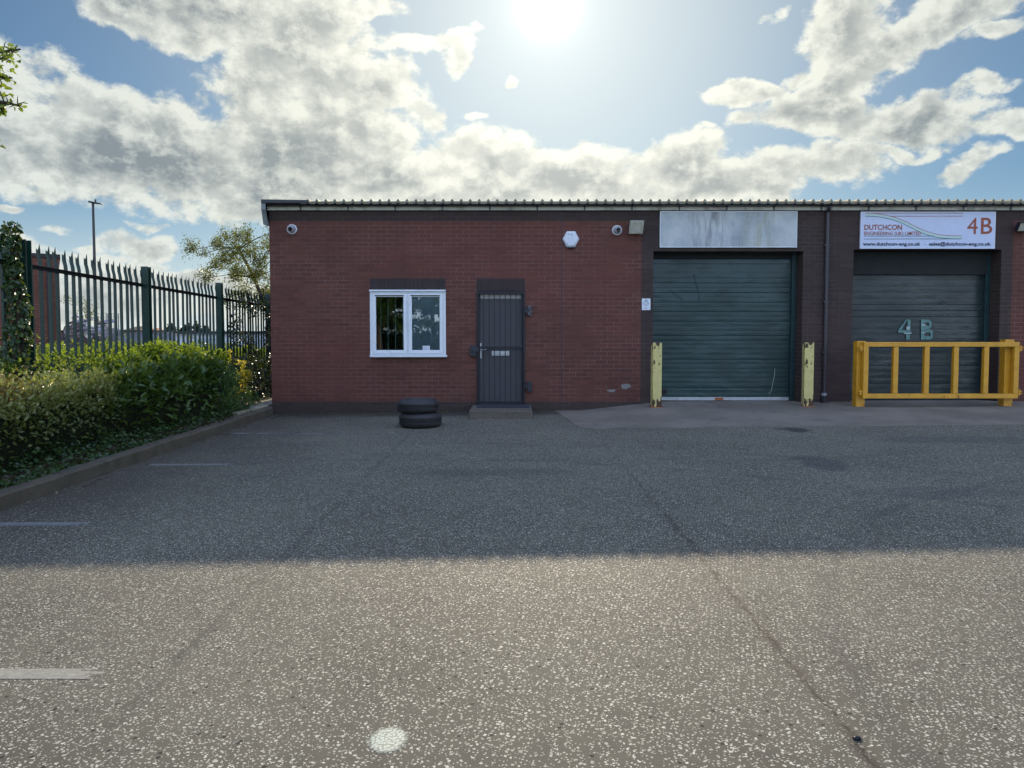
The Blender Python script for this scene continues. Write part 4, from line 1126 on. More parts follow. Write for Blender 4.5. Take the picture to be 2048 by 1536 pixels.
# company sign
cx0, cz1 = at(1721.5, 423.5, WALL_Y - .04); cx1, cz0 = at(1989, 497.5, WALL_Y - .04)
cs = thing('company_sign', ((cx0 + cx1) / 2, WALL_Y, cz0), 'pale blue-white company sign reading DUTCHCON and 4B above the right roller shutter', 'sign')
cs['label'] = 'pale sign lettered 4B with red and green lines above the right roller shutter'
MB().box(cx0, cx1, WALL_Y - .045, WALL_Y - .006, cz0, cz1).build('panel', M['signwhite'], cs, bevel=.004)
SY = WALL_Y - .047
mb = MB().box(cx0 + .001, cx1 - .001, SY - .004, SY - .0005, cz1 - .010, cz1 - .001).box(cx0 + .001, cx1 - .001, SY - .004, SY - .0005, cz0 + .001, cz0 + .010).box(cx0 + .001, cx0 + .009, SY - .004, SY - .0005, cz0 + .0105, cz1 - .0105).box(cx1 - .012, cx1 - .001, SY - .004, SY - .0005, cz0 + .0105, cz1 - .0105)
mb.build('trim', M['upvc'], cs)
def sg(u, v):      # readings on the enlarged sign
    return cx0 + (u - 180) / 1530.0 * (cx1 - cx0), cz1 - (v - 134) / 422.0 * (cz1 - cz0)
def curve(pts, n=60):
    P = np.array(pts, float); u = np.linspace(P[0, 0], P[-1, 0], n)
    # smooth through the readings
    k = len(P); xs_, ys__ = P[:, 0], P[:, 1]; mm = np.gradient(ys__, xs_); out_ = []
    for x in u:
        i = min(max(np.searchsorted(xs_, x) - 1, 0), k - 2); hh = xs_[i + 1] - xs_[i]; t = (x - xs_[i]) / hh
        y = (2 * t**3 - 3 * t**2 + 1) * ys__[i] + (t**3 - 2 * t**2 + t) * hh * mm[i] + (-2 * t**3 + 3 * t**2) * ys__[i + 1] + (t**3 - t**2) * hh * mm[i + 1]
        out_.append((x, y))
    return out_
red = curve([(228, 151), (300, 152), (380, 159), (520, 186), (650, 230), (780, 292), (900, 347), (1000, 380), (1100, 399), (1200, 406), (1332, 408)])
grn = curve([(228, 185), (300, 186), (380, 192), (500, 217), (650, 266), (780, 330), (900, 385), (1000, 415), (1100, 433), (1200, 441), (1332, 443)])
lw = .0085
mb = MB()                                    # pale tint between the two curves
for i in range(len(red) - 1):
    a, b, c, d = sg(*red[i]), sg(*red[i + 1]), sg(*grn[i + 1]), sg(*grn[i])
    mb.quad((a[0], SY, a[1]), (b[0], SY, b[1]), (c[0], SY, c[1]), (d[0], SY, d[1]))
mb.build('pale_band', M['paleband'], cs)
mb = MB().ribbon([sg(*p) for p in red], lw, SY - .0015).ribbon([sg(228, 151), sg(1338, 151)], lw, SY - .0022).ribbon([sg(530, 185), sg(1338, 185)], lw, SY - .0022)
mb.build('red_lines', M['redline'], cs)
mb = MB().ribbon([sg(*p) for p in grn], lw, SY - .0015).ribbon([sg(218, 412), sg(1010, 412)], lw, SY - .0022).ribbon([sg(218, 446), sg(1332, 443)], lw, SY - .0029)
mb.build('green_lines', M['greenline'], cs)
def srect(u0, u1, v0, v1): a, b = sg(u0, v0), sg(u1, v1); return (a[0], b[0], b[1], a[1])
text_mesh('lettering', 'DUTCHCON', srect(222, 650, 281, 342), SY - .003, M['orange'], cs, .018)
text_mesh('lettering', 'ENGINEERING (UK) LIMITED', srect(222, 868, 361, 401), SY - .003, M['orange'], cs, .008, keep='E')
text_mesh('lettering', 'www.dutchcon-eng.co.uk', srect(210, 864, 481, 521), SY - .003, M['blacktext'], cs, .028, keep='d')
text_mesh('lettering', '-', srect(904, 924, 504, 509), SY - .003, M['blacktext'], cs, .0)
text_mesh('lettering', 'sales@dutchcon-eng.co.uk', srect(962, 1664, 481, 521), SY - .003, M['blacktext'], cs, .028, keep='d')
text_mesh('unit_number', '4', srect(1390, 1508, 202, 388), SY - .003, M['orange'], cs, .0)
text_mesh('unit_number', 'B', srect(1545, 1674, 202, 388), SY - .003, M['orange'], cs, .008)
# small warning sign
x0, z1 = at(1284, 597, WALL_Y - .01); x1, z0 = at(1300.8, 620, WALL_Y - .01)
ws = thing('warning_sign', ((x0 + x1) / 2, WALL_Y, z0), 'small white warning sign with a triangle, left of the left roller shutter', 'sign')
MB().box(x0 - .006, x1 + .006, WALL_Y - .006, WALL_Y - .003, z0 - .006, z1 + .006).build('backing', M['black'], ws)
MB().box(x0, x1, WALL_Y - .010, WALL_Y - .0065, z0, z1).build('panel', M['warnwhite'], ws)
def wsg(u, v): return x0 + (u - 355) / 440.0 * (x1 - x0), z1 - (v - 435) / 590.0 * (z1 - z0)
yy = WALL_Y - .0115
mb = MB().ribbon([wsg(572, 462), wsg(424, 722), wsg(710, 722), wsg(572, 462)], .007, yy); mb.build('triangle', M['blacktext'], ws)
mb = MB(); c = wsg(562, 595)
mb.quad((c[0] - .011, yy, c[1] - .006), (c[0] + .011, yy, c[1] - .006), (c[0] + .014, yy, c[1] + .006), (c[0] - .014, yy, c[1] + .006))
a, b = wsg(600, 640), wsg(650, 690); mb.ribbon([a, b], .004, yy); a, b = wsg(560, 600), wsg(520, 560); mb.ribbon([a, b], .004, yy)
mb.build('camera_symbol', M['blacktext'], ws)
r0 = wsg(462, 822); r1 = wsg(662, 775)
text_mesh('lettering', 'CCTV', (r0[0], r1[0], r0[1], r1[1]), yy, M['blacktext'], ws, .01)
mb = MB().ribbon([wsg(540, 882), wsg(582, 882)], .005, yy).ribbon([wsg(436, 938), wsg(690, 938)], .006, yy); mb.build('small_print', M['greytext'], ws)

# ------------------------------------------------------------------ bollards
def bollard(px, py, Y, label, rot):
    X, _ = at(px, py, Y); z = apz(X, Y)
    t = thing('bollard', (X, Y, z), label, 'bollard', 'chipped yellow bollards at the left shutter')
    h = wz(686, Y) - z; w = .078
    mb = MB(); n = 8
    # square tube with a ragged, slightly buckled head
    for k, zz in enumerate(np.linspace(-.03, h, n)):
        for (sx, sy) in ((-1, -1), (1, -1), (1, 1), (-1, 1)):
            jx, jy = random.uniform(-.0015, .0015), random.uniform(-.0015, .0015)
            hh = zz + (random.uniform(-.012, .008) if k == n - 1 else 0)
            x_, y_ = sx * w + jx, sy * w + jy; c, s_ = math.cos(rot), math.sin(rot)
            mb.v.append((X + x_ * c - y_ * s_, Y + x_ * s_ + y_ * c, z + hh))
    for k in range(n - 1):
        for q in range(4): a = k * 4 + q; b = k * 4 + (q + 1) % 4; mb.f.append((a, b, b + 4, a + 4))
    mb.f.append(tuple((n - 1) * 4 + q for q in range(4)))
    mb.build('post', M['bollard'], t, loc=(X, Y, z), bevel=.006)
    MB().box(X - .10, X + .10, Y - .10, Y + .10, z - .02, z + .006).build('base_plate', M['rust'], t, bevel=.003)
bollard(1312.5, 750, 13.02, 'chipped yellow bollard at the left jamb of the left shutter', 0.05)
bollard(1615.5, 750, 13.02, 'chipped yellow bollard between the left shutter and the downpipe', -.10)

# ------------------------------------------------------------------ yellow barrier gate
BY = 12.86
bgx0, bgx1 = wx(1727, BY - .04, 740), wx(2038, BY - .04, 740)
bz0, bz1 = wz(797, BY - .04), wz(684, BY - .04)
bar = thing('barrier_gate', ((bgx0 + bgx1) / 2, BY, .19), 'amber yellow steel barrier gate across the right roller shutter', 'barrier')
pw = .078
for X, py_t in ((wx(1720, BY + .12, 740), 682), (wx(2015, BY + .12, 740), 679)):
    zt_ = wz(py_t, BY + .12 - pw); z = apz(X, BY + .12)
    mb = MB().box(X - pw, X + pw, BY + .115 - pw + .04, BY + .115 + pw + .04, z - .03, zt_)
    mb.build('post', M['yellow'], bar, loc=(X, BY + .12, z), bevel=.008)
t_ = .042
fm = MB().box(bgx0, bgx1, BY - t_, BY + t_, bz1 - .082, bz1).box(bgx0, bgx1, BY - t_, BY + t_, bz0, bz0 + .082)
fm.box(bgx0, bgx0 + .085, BY - t_ + .001, BY + t_ - .001, bz0 + .0825, bz1 - .0825).box(bgx1 - .085, bgx1, BY - t_ + .001, BY + t_ - .001, bz0 + .0825, bz1 - .0825)
fm.build('frame', M['yellow'], bar, loc=((bgx0 + bgx1) / 2, BY, bz0), bevel=.006)
for px in (1793, 1855, 1913.5, 1974):
    X = wx(px - 1, BY - t_, 740)
    MB().box(X - .042, X + .042, BY - t_ + .002, BY + t_ - .002, bz0 + .083, bz1 - .083).build('upright', M['yellow'], bar, loc=(X, BY, bz0), bevel=.006)
for X, sgn in ((bgx0 - .035, 1), (bgx1 + .03, -1)):
    for zz in (wz(697, BY), wz(785, BY)):
        MB().tube([(X, BY - .02, zz - .05), (X, BY - .02, zz + .05)], .017, 10).box(X - .045, X + .045, BY - .035, BY - .004, zz - .022, zz - .008).box(X - .045, X + .045, BY - .035, BY - .004, zz + .012, zz + .026).build('hinge_lug', M['yellow'], bar, bevel=.003)

# ------------------------------------------------------------------ tyres
def tyre(x, y, z, r, w, tilt, label, tread=True):
    t = thing('tyre', (x, y, z), label, 'tyre', 'old car tyres stacked on the asphalt')
    h = w / 2; ri = r * .60
    prof = [(ri, .018), (ri + .012, .0), (ri + .05, -.006 + .008), (r - .075, .0), (r - .035, .012), (r - .010, .040), (r, .062)]
    zs = np.linspace(.062, w - .062, 15)
    for i, zz in enumerate(zs[1:-1]):
        prof.append((r - (.016 if i in (2, 3, 9, 10) or i == 6 else 0) + .002 * math.sin(i), zz))
    prof += [(r, w - .062), (r - .010, w - .040), (r - .035, w - .012), (r - .075, w - .0), (ri + .05, w + .002), (ri + .012, w), (ri, w - .018), (ri - .004, w - .03), (ri + .03, w - .05), (r - .04, w * .5), (ri + .03, .05), (ri - .004, .03), (ri, .018)]
    mb = MB().lathe(prof, (0, 0, 0), seg=72)
    # tread blocks: sipes cut into the shoulder
    vv = []
    for (a, b, c) in mb.v:
        rad = math.hypot(a, b); ang = math.atan2(b, a)
        if tread and rad > r - .012 and (c < .085 or c > w - .085) and int((ang + math.pi) / (2 * math.pi) * 72 + .5) % 2: s_ = (rad - .007) / rad; a *= s_; b *= s_
        s2_ = 1 + .006 * math.sin(ang * 2 + 1)
        vv.append((x + a * s2_, y + b * s2_, z + c + tilt * a))
    mb.v = vv
    mb.build('casing', M['rubber'], t, smooth=True)
tx, ty = wx(840.5, 11.4, 835), 11.42
tyre(tx, ty, gz(tx, ty) + .002, .325, .218, 0, 'lower of the two old tyres on the asphalt')
tyre(tx - .035, ty - .01, gz(tx, ty) + .224, .318, .20, .012, 'upper of the two old tyres on the asphalt')

# bits of litter on the yard
rr = random.Random(4)
def pebble(px, py, s, name, label, mat, grp):
    x, y = on_ground(px, py); bm = bmesh.new(); bmesh.ops.create_icosphere(bm, subdivisions=2, radius=s)
    mb = MB()
    for v in bm.verts:
        k = 1 + .35 * mnoise.noise(v.co * (2.2 / s) + Vector((px, py, 0)))
        mb.v.append((x + v.co.x * k * 1.3, y + v.co.y * k, gz(x, y) + max(0, v.co.z * k * .6 + s * .35)))
    mb.f = [tuple(q.index for q in f.verts) for f in bm.faces]; bm.free()
    tag(mb.build(name, mat, smooth=True), label, 'stone', grp)
pebble(1714, 1479, .012, 'dark_stone', 'dark loose stone lying on the crack in the asphalt', M['black'], None)
# ------------------------------------------------------------------ foliage
def leaf_object(name, P, D, N, size, wid, mat, parent=None, loc=(0, 0, 0), tint=None, curl=.25):
    """one mesh of many small folded leaves; P base points, D pointing direction, N face normal"""
    P = np.asarray(P, float); D = np.asarray(D, float); N = np.asarray(N, float); n = len(P)
    size = np.broadcast_to(np.asarray(size, float), (n,))[:, None]
    D = D / (np.linalg.norm(D, axis=1, keepdims=True) + 1e-9)
    S = np.cross(D, N); S /= (np.linalg.norm(S, axis=1, keepdims=True) + 1e-9)
    U = np.cross(S, D)
    w = size * wid; cu = curl * size
    pts = [P, P + D * size * .32 - S * w * .85 + U * w * .35, P + D * size * .72 - S * w * .68 + U * w * .25 - U * cu * .3, P + D * size - U * cu * .7,
           P + D * size * .72 + S * w * .68 + U * w * .25 - U * cu * .3, P + D * size * .32 + S * w * .85 + U * w * .35]
    V = np.stack(pts, 1).reshape(-1, 3) - np.asarray(loc)
    base = (np.arange(n) * 6)[:, None]
    Fq = np.concatenate([base + np.array([[0, 3, 2, 1]]), base + np.array([[0, 5, 4, 3]])], 1).reshape(-1, 4)
    me = bpy.data.meshes.new(name)
    me.vertices.add(len(V)); me.vertices.foreach_set('co', V.astype(np.float32).ravel())
    me.loops.add(Fq.size); me.loops.foreach_set('vertex_index', Fq.astype(np.int32).ravel())
    me.polygons.add(len(Fq)); me.polygons.foreach_set('loop_start', np.arange(0, Fq.size, 4, dtype=np.int32))
    me.update(calc_edges=True)
    if tint is None: tint = rng.random(n)
    a = me.attributes.new('tint', 'FLOAT', 'POINT'); a.data.foreach_set('value', np.repeat(np.clip(tint, 0, 1), 6).astype(np.float32))
    me.materials.append(mat)
    ob = bpy.data.objects.new(name, me); COL.objects.link(ob)
    if parent: ob.parent = parent; ob.location = Vector(loc) - ORG[parent.name]
    else: ob.location = loc
    ORG[ob.name] = Vector(loc)
    return ob
def unit(v): return v / (np.linalg.norm(v, axis=1, keepdims=True) + 1e-9)
def nz(x, y, z=0., s=1.): return mnoise.noise(Vector((x * s, y * s, z * s)))

def hedge(name, label, cat, y0, y1, x0, x1, ztop, n, size, wid, mat, group=None, bumpy=.12, tintfun=None, gapf=0.0, seed=0, stray=0, zbase=None, core=True):
    """clipped hedge: leaves laid over an uneven body, denser on the skin, dark twiggy inside"""
    zb = (lambda x, y: bedz(x, y) - .03) if zbase is None else zbase
    t = thing(name, ((x0 + x1) / 2, (y0 + y1) / 2, zb((x0 + x1) / 2, (y0 + y1) / 2)), label, cat, group)
    def body(u, v):     # u along, v round the section: 0 front foot .. 1 back foot
        y = y0 + (y1 - y0) * u
        e = min(1, math.sqrt(max(0, 1 - (abs(u - .5) * 2) ** 8)) + .02)
        hx = (x1 - x0) / 2; xc = (x0 + x1) / 2; zt = ztop(y)
        a = v * math.pi; ca, sa = math.cos(a), math.sin(a)
        sx = math.copysign(abs(ca) ** .45, ca); sz = abs(sa) ** .42
        z0 = zb(xc, y)
        z = z0 + (zt - z0) * sz * (.35 + .65 * e); x = xc + hx * sx * e * (.86 + .14 * sz)
        b = bumpy * (nz(x, y, z, 2.3) + .6 * nz(x, y, z, 5.5))
        return np.array((x + b * sx, y, z + b * .8))
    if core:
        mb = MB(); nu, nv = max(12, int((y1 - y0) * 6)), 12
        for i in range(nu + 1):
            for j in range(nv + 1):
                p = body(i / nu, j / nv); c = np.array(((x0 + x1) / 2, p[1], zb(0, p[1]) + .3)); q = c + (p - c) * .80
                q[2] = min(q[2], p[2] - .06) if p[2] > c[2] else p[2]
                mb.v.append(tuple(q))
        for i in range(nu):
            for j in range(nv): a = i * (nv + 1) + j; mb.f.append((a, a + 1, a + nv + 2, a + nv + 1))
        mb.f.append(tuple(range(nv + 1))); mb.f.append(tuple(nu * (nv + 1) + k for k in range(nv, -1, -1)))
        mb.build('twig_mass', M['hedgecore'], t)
    r = np.random.default_rng(seed + 11)
    P = []; O = []; T = []
    while len(P) < n:
        u, v = r.random(), r.random() ** .8 * .95
        p = body(u, v); y = p[1]
        if gapf and nz(p[0], y, p[2], 4.0) > gapf: continue
        c = np.array(((x0 + x1) / 2, y + (y - (y0 + y1) / 2) * -.05, zb(0, y) + (ztop(y) - zb(0, y)) * .45))
        o = p - c; o /= np.linalg.norm(o) + 1e-6
        depth = abs(r.normal()) * .07
        out_ = .05 * max(0, r.normal()) * (2.0 if v > .3 and v < .7 else 1) + (.10 * r.random() if nz(p[0], y, p[2], 9.0) > .32 else 0)
        q = p - o * depth + o * out_ + r.normal(size=3) * .012
        if q[2] < zb(q[0], y) + .02: continue
        P.append(q); O.append(o); T.append((p[2] - zb(0, y)) / (ztop(y) - zb(0, y)))
    P = np.array(P); O = np.array(O); T = np.array(T)
    D = unit(O * .7 + r.normal(size=P.shape) * .65 + np.array((0, 0, .25)))
    N = unit(O * .5 + np.array((0, 0, .8)) + r.normal(size=P.shape) * .45)
    sz = size * (.65 + .6 * r.random(len(P)))
    tint = r.random(len(P)) * .6 + .0
    if tintfun is not None: tint = tintfun(P, T, r)
    leaf_object('leaves', P, D, N, sz, wid, mat, t, tuple(ORG[t.name]), tint)
    return t
def twig(mb, p0, d, ln, r0, rnd, sag=0.0, n=5, wig=.25):
    pts = [Vector(p0)]; d = Vector(d).normalized()
    for i in range(n):
        d = (d + Vector((rnd.uniform(-wig, wig), rnd.uniform(-wig, wig), rnd.uniform(-wig, wig) - sag))).normalized()
        pts.append(pts[-1] + d * ln / n)
    mb.tube(pts, [r0 * (1 - .8 * i / n) for i in range(n + 1)], 5, caps=False); return pts

def yt(P, T, r): 
    base = np.clip((T - .55) * 2.4, 0, 1) * .85 + r.random(len(P)) * .35
    far = np.clip((9.6 - P[:, 1]) / 2.5, 0, 1)
    return base * (.35 + .65 * far) + (r.random(len(P)) < .02) * .5
hedge('hedge', 'clipped hedge with yellowing top leaves behind the kerb', 'hedge', 2.2, 9.6, -5.28, -4.66, lambda y: gz(-5, y) + .90 + .04 * nz(y, 0, 0, 1.1), 26000, .052, .30, M['euonymus'], bumpy=.08, tintfun=yt, seed=1)
hedge('laurel_shrub', 'large-leaved green laurel at the end of the clipped hedge', 'shrub', 8.7, 12.1, -5.25, -4.60, lambda y: gz(-5, y) + .86 + .13 * min(1, (y - 8.7) / 1.5) + .05 * nz(y, 0, 0, 1.4), 4600, .115, .24, M['laurel'], bumpy=.12, seed=2)
def tr(P, T, r): return r.random(len(P))
# feathery shrub spilling out at the far end
def clump_shrub(name, label, cat, clumps, n, size, wid, mat, stemmat, foot, group=None, seed=0, spray=.6, tint=None, stem_r=.012, foot_spread=.05):
    r = np.random.default_rng(seed + 50); rnd = random.Random(seed)
    t = thing(name, foot, label, cat, group)
    mb = MB(); P = []; D = []
    tot = sum(c[3] ** 2 for c in clumps)
    for (x, y, z, rad) in clumps:
        c = Vector((x, y, z)); f = Vector(foot) + Vector((rnd.uniform(-1, 1), rnd.uniform(-1, 1), 0)) * foot_spread
        mid = f.lerp(c, .5) + Vector((rnd.uniform(-.08, .08), rnd.uniform(-.08, .08), .06))
        mb.tube([f, mid, c], [stem_r, stem_r * .7, stem_r * .4], 5, caps=False)
        for k in range(5):
            d = Vector((rnd.uniform(-1, 1), rnd.uniform(-1, 1), rnd.uniform(-.2, 1))).normalized(); mb.tube([c, c + d * rad * .8], [stem_r * .4, stem_r * .15], 4, caps=False)
        m = int(n * rad ** 2 / tot)
        q = r.normal(size=(m, 3)); q = unit(q) * (r.random((m, 1)) ** .5) * rad
        P.append(q + np.array((x, y, z))); D.append(unit(q * spray / rad + r.normal(size=(m, 3)) * .5 + np.array((0, 0, .2))))
    P = np.concatenate(P); D = np.concatenate(D)
    N = unit(r.normal(size=P.shape) * .5 + np.array((0, 0, 1.0)))
    mb.recalc = False; mb.build('stems', stemmat, t)
    leaf_object('leaves', P, D, N, size * (.6 + .7 * r.random(len(P))), wid, mat, t, tuple(foot), tint(P, r) if tint else r.random(len(P)))
    return t
cl = []
rnd = random.Random(5)
for i in range(22):
    y = rnd.uniform(11.6, 12.75); cl.append((-4.85 + rnd.uniform(-.3, .32), y, gz(-5, y) + rnd.uniform(.25, 1.12) - (y - 11.6) * .28, rnd.uniform(.14, .24)))
clump_shrub('feathery_shrub', 'soft feathery green shrub where the hedge meets the gap', 'shrub', cl, 5200, .062, .13, M['feather'], M['stem'], (-4.9, 12.1, gz(-4.9, 12.1) + .1), seed=3, foot_spread=.3)
# bright shrub leaning on the fence above the hedge
cl = []
for i in range(26):
    y = rnd.uniform(9.6, 13.2); cl.append((-5.25 + rnd.uniform(-.12, .15), y, gz(-5, y) + .98 + .20 * math.sin(max(0, min(1, (y - 9.6) / 3.6)) * math.pi) * rnd.uniform(.3, 1.1), rnd.uniform(.13, .22)))
clump_shrub('sunlit_shrub', 'sunlit yellow-green shrub rising between hedge and fence', 'shrub', cl, 4600, .055, .34, M['brightleaf'], M['stem'], (-5.25, 11.4, gz(-5, 11.4) + .1), seed=4, foot_spread=.9)
cl = []
for i in range(9):
    y = rnd.uniform(7.9, 10.2); cl.append((-5.3 + rnd.uniform(-.05, .1), y, gz(-5, y) + .92 + rnd.uniform(0, .35), rnd.uniform(.08, .15)))
clump_shrub('straggly_briar', 'thin straggly briar climbing the fence by the ivy-clad post', 'shrub', cl, 620, .042, .36, M['brightleaf'], M['stem'], (-5.3, 9.0, gz(-5, 9) + .1), seed=14, foot_spread=.8, stem_r=.006)
# orange-leaved sapling in the gap
sx, sy = -4.98, 13.25
cl = []
for (px, py, r_) in ((454, 712, .06), (458, 722, .05), (480, 728, .055), (482, 742, .05), (490, 750, .07), (478, 752, .06), (497, 756, .05), (486, 768, .06), (484, 780, .05)):
    x_, z_ = at(px, py, sy); cl.append((x_, sy + rnd.uniform(-.1, .1), z_, r_))
clump_shrub('copper_sapling', 'small sapling with orange and yellow leaves beside the building end', 'sapling', cl, 190, .080, .32, M['copperleaf'], M['stem'], (-4.95, sy, gz(-4.9, sy) + .13), seed=6, stem_r=.007, foot_spread=.03)
# low leafy plants at the gap
cl = [(-4.86 + rnd.uniform(-.25, .2), rnd.uniform(12.9, 14.0), gz(-4.9, 13.3) + .12 + rnd.uniform(.05, .28), rnd.uniform(.08, .14)) for _ in range(12)]
clump_shrub('low_shrub', 'low sprawling green plant on the leaf litter in the gap', 'shrub', cl, 1100, .05, .22, M['feather'], M['stem'], (-4.95, 13.5, gz(-4.9, 13.5) + .12), seed=8, foot_spread=.3, stem_r=.006)

# ivy and weeds carpeting the foot of the hedge
r = np.random.default_rng(99); P = []
while len(P) < 6200:
    y = r.uniform(2.0, 12.9); x = r.uniform(-4.78, -4.33)
    lim = -4.40 + .10 * nz(x, y, 0, 1.3) - (.05 if y > 9 else 0) + (.05 if y < 7.5 else 0)
    if x > lim: continue
    h_ = .02 + .20 * max(0, (-4.42 - x) / .35) * r.random()
    P.append((x, y, bedz(x, y) + h_))
P = np.array(P)
D = unit(r.normal(size=P.shape) * np.array((1, 1, .25)) + np.array((.35, 0, .1))); N = unit(r.normal(size=P.shape) * .4 + np.array((.2, 0, 1)))
tag(leaf_object('ground_cover', P, D, N, .045 * (.6 + .7 * r.random(len(P))), .42, M['ivy'], None, (0, 0, 0), r.random(len(P))), 'ivy and weeds carpeting the foot of the hedge', None, kind='stuff')
# dead leaves and twigs on the soil strip and in the gutter line
P = []
while len(P) < 900:
    if r.random() < .55: x, y = r.uniform(-4.46, -4.335), r.uniform(3, 12.6); z = bedz(x, y) + .012
    elif r.random() < .5: x, y = -4.19 + abs(r.normal()) * .06, r.uniform(3, 13.3); z = gz(x, y) + .006
    else: x, y = r.uniform(-5.3, -4.7), r.uniform(12.9, 14.5); z = gz(KX, y) + .16 + .1 * min(1, -4.7 - x)
    P.append((x, y, z))
P = np.array(P); D = unit(r.normal(size=P.shape) * np.array((1, 1, .15))); N = unit(r.normal(size=P.shape) * .3 + np.array((0, 0, 1)))
M['deadleaf'] = leafmat('dead_leaf', (.07, .045, .025), (.24, .17, .10), .15, .7)
tag(leaf_object('leaf_litter', P, D, N, .03 * (.5 + r.random(len(P))), .3, M['deadleaf'], None, (0, 0, 0), r.random(len(P))), 'fallen leaves and bits along the kerb', None, kind='stuff')
# grit and weeds at the foot of the wall
P = []
while len(P) < 420:
    x = r.uniform(-4.1, 1.2)
    if DX0 - .2 < x < DX1 + .2: continue
    if nz(x, 0, 0, 1.6) < .0 and r.random() < .8: continue
    y = 13.49 - abs(r.normal()) * .05; P.append((x, y, gz(x, y) + .006))
P = np.array(P); D = unit(r.normal(size=P.shape) * np.array((1, 1, .3))); N = unit(r.normal(size=P.shape) * .3 + np.array((0, 0, 1)))
tag(leaf_object('wall_foot_litter', P, D, N, .022 * (.5 + r.random(len(P))), .35, M['deadleaf'], None, (0, 0, 0), r.random(len(P))), 'leaf bits and grit gathered at the foot of the wall', None, kind='stuff')
# pale sticks
for i, (a, b, lab) in enumerate((((472, 812), (494, 801), 'bleached stick lying on the litter in the gap by the building'),)):
    x0, y0 = on_ground(*a, dz=.16); x1, y1 = on_ground(*b, dz=.16)
    z0 = gz(KX, y0) + .16
    mb = MB().tube([(x0, y0, z0 + .02), ((x0 + x1) / 2, (y0 + y1) / 2, z0 + .06), (x1, y1, z0 + .09)], [.012, .016, .010], 7)
    tag(mb.build('stick', M['branch'], smooth=True), lab, 'stick')
for i, (a, b, lab) in enumerate((((165, 976), (215, 955), 'thin dead twig lying against the kerb near the camera'), ((430, 872), (462, 869), 'short dead twig on the asphalt near the far kerb'))):
    x0, y0 = on_ground(*a); x1, y1 = on_ground(*b); mb = MB()
    pts = [(x0 + (x1 - x0) * t + .03 * math.sin(t * 7 + i), y0 + (y1 - y0) * t, gz(x0, y0 + (y1 - y0) * t) + .012 + .01 * math.sin(t * 5)) for t in np.linspace(0, 1, 8)]
    mb.tube(pts, [.006] * 8, 5); tag(mb.build('twig', M['bark']), lab, 'twig')

# ------------------------------------------------------------------ fence
FX = -5.42; FTOP = 2.36
fen = thing('palisade_fence', (FX, 11, gz(FX, 11)), 'dark green steel palisade fence behind the hedge', 'fence')
posts = [5.55, 8.30, 11.05, 13.80, 16.55, 19.30]
pz = gz(FX, 8) - .1
mb = MB(); w, d_h, th = .052, .10, .010
mb.box(-w, w, -.05, -.05 + th, 0, FTOP - pz + .02).box(-w, w, .05 - th, .05, 0, FTOP - pz + .02).box(-th / 2, th / 2, -.05 + th + .0005, .05 - th - .0005, 0, FTOP - pz + .019)
mb.v = [(a + FX + .06, b + posts[0], c + pz) for a, b, c in mb.v]
p0 = mb.build('post', M['fence'], fen, loc=(FX + .06, posts[0], pz))
for y in posts[1:]:
    c = p0.copy(); COL.objects.link(c); c.parent = fen; c.location = p0.location + Vector((0, y - posts[0], 0))
for z in (2.107, .35):
    mb = MB()
    for a, b in zip(posts, posts[1:]):
        a += .054; b -= .054
        mb.quad((FX + .012, a, z - .022), (FX + .012, b, z - .022), (FX + .012, b, z + .022), (FX + .012, a, z + .022))
        mb.box(FX + .006, FX + .011, a, b, z - .022, z + .022).box(FX + .0115, FX + .048, a, b, z + .018, z + .0225)
    mb.build('rail', M['rail'], fen)
# W-section pale with a splayed three-pointed head
mb = MB()
hh = FTOP - pz - .10
cross = [(-.033, -.010), (-.018, .008), (0, -.004), (.018, .008), (.033, -.010)]
levels = [(0.1, 0, 1.0), (hh - .26, 0, 1.0), (hh - .17, -.006, 1.0), (hh - .10, -.022, 1.04)]
for (z, ox, k) in levels:
    for (yy, xx) in cross: mb.v.append((xx - .004 + ox, yy * k, z))
tips = [(-.036, -.036, hh - .020), (-.022, -.022, hh - .040), (-.004, -.012, hh + .030), (.018, -.020, hh - .045), (.036, -.040, hh - .010)]
for (yy, xx, zz) in tips: mb.v.append((xx, yy, zz))
for L_ in range(4):
    for k in range(4): a = L_ * 5 + k; mb.f.append((a, a + 1, a + 6, a + 5))
mb.v = [(a + FX - .012, b + posts[0] + .1, c + pz + .1) for a, b, c in mb.v]
mb.recalc = False
pale0 = mb.build('pale', M['fence'], fen, loc=(FX, posts[0] + .1, pz))
so = pale0.modifiers.new('solid', 'SOLIDIFY'); so.thickness = .0035
rr = random.Random(3); npale = 0
for i, (a, b) in enumerate(zip(posts, posts[1:])):
    for k in range(17):
        y = a + .082 + k * (2.75 - .164) / 16
        if i == 0 and k == 0: pale0.location.y = y - 11; continue
        c = pale0.copy(); COL.objects.link(c); c.parent = fen
        c.location = pale0.location.copy(); c.location.y = y - 11; c.location.z += rr.uniform(-.008, .008); c.rotation_euler = (rr.uniform(-.006, .006), rr.uniform(-.006, .006), rr.uniform(-.05, .05)); npale += 1
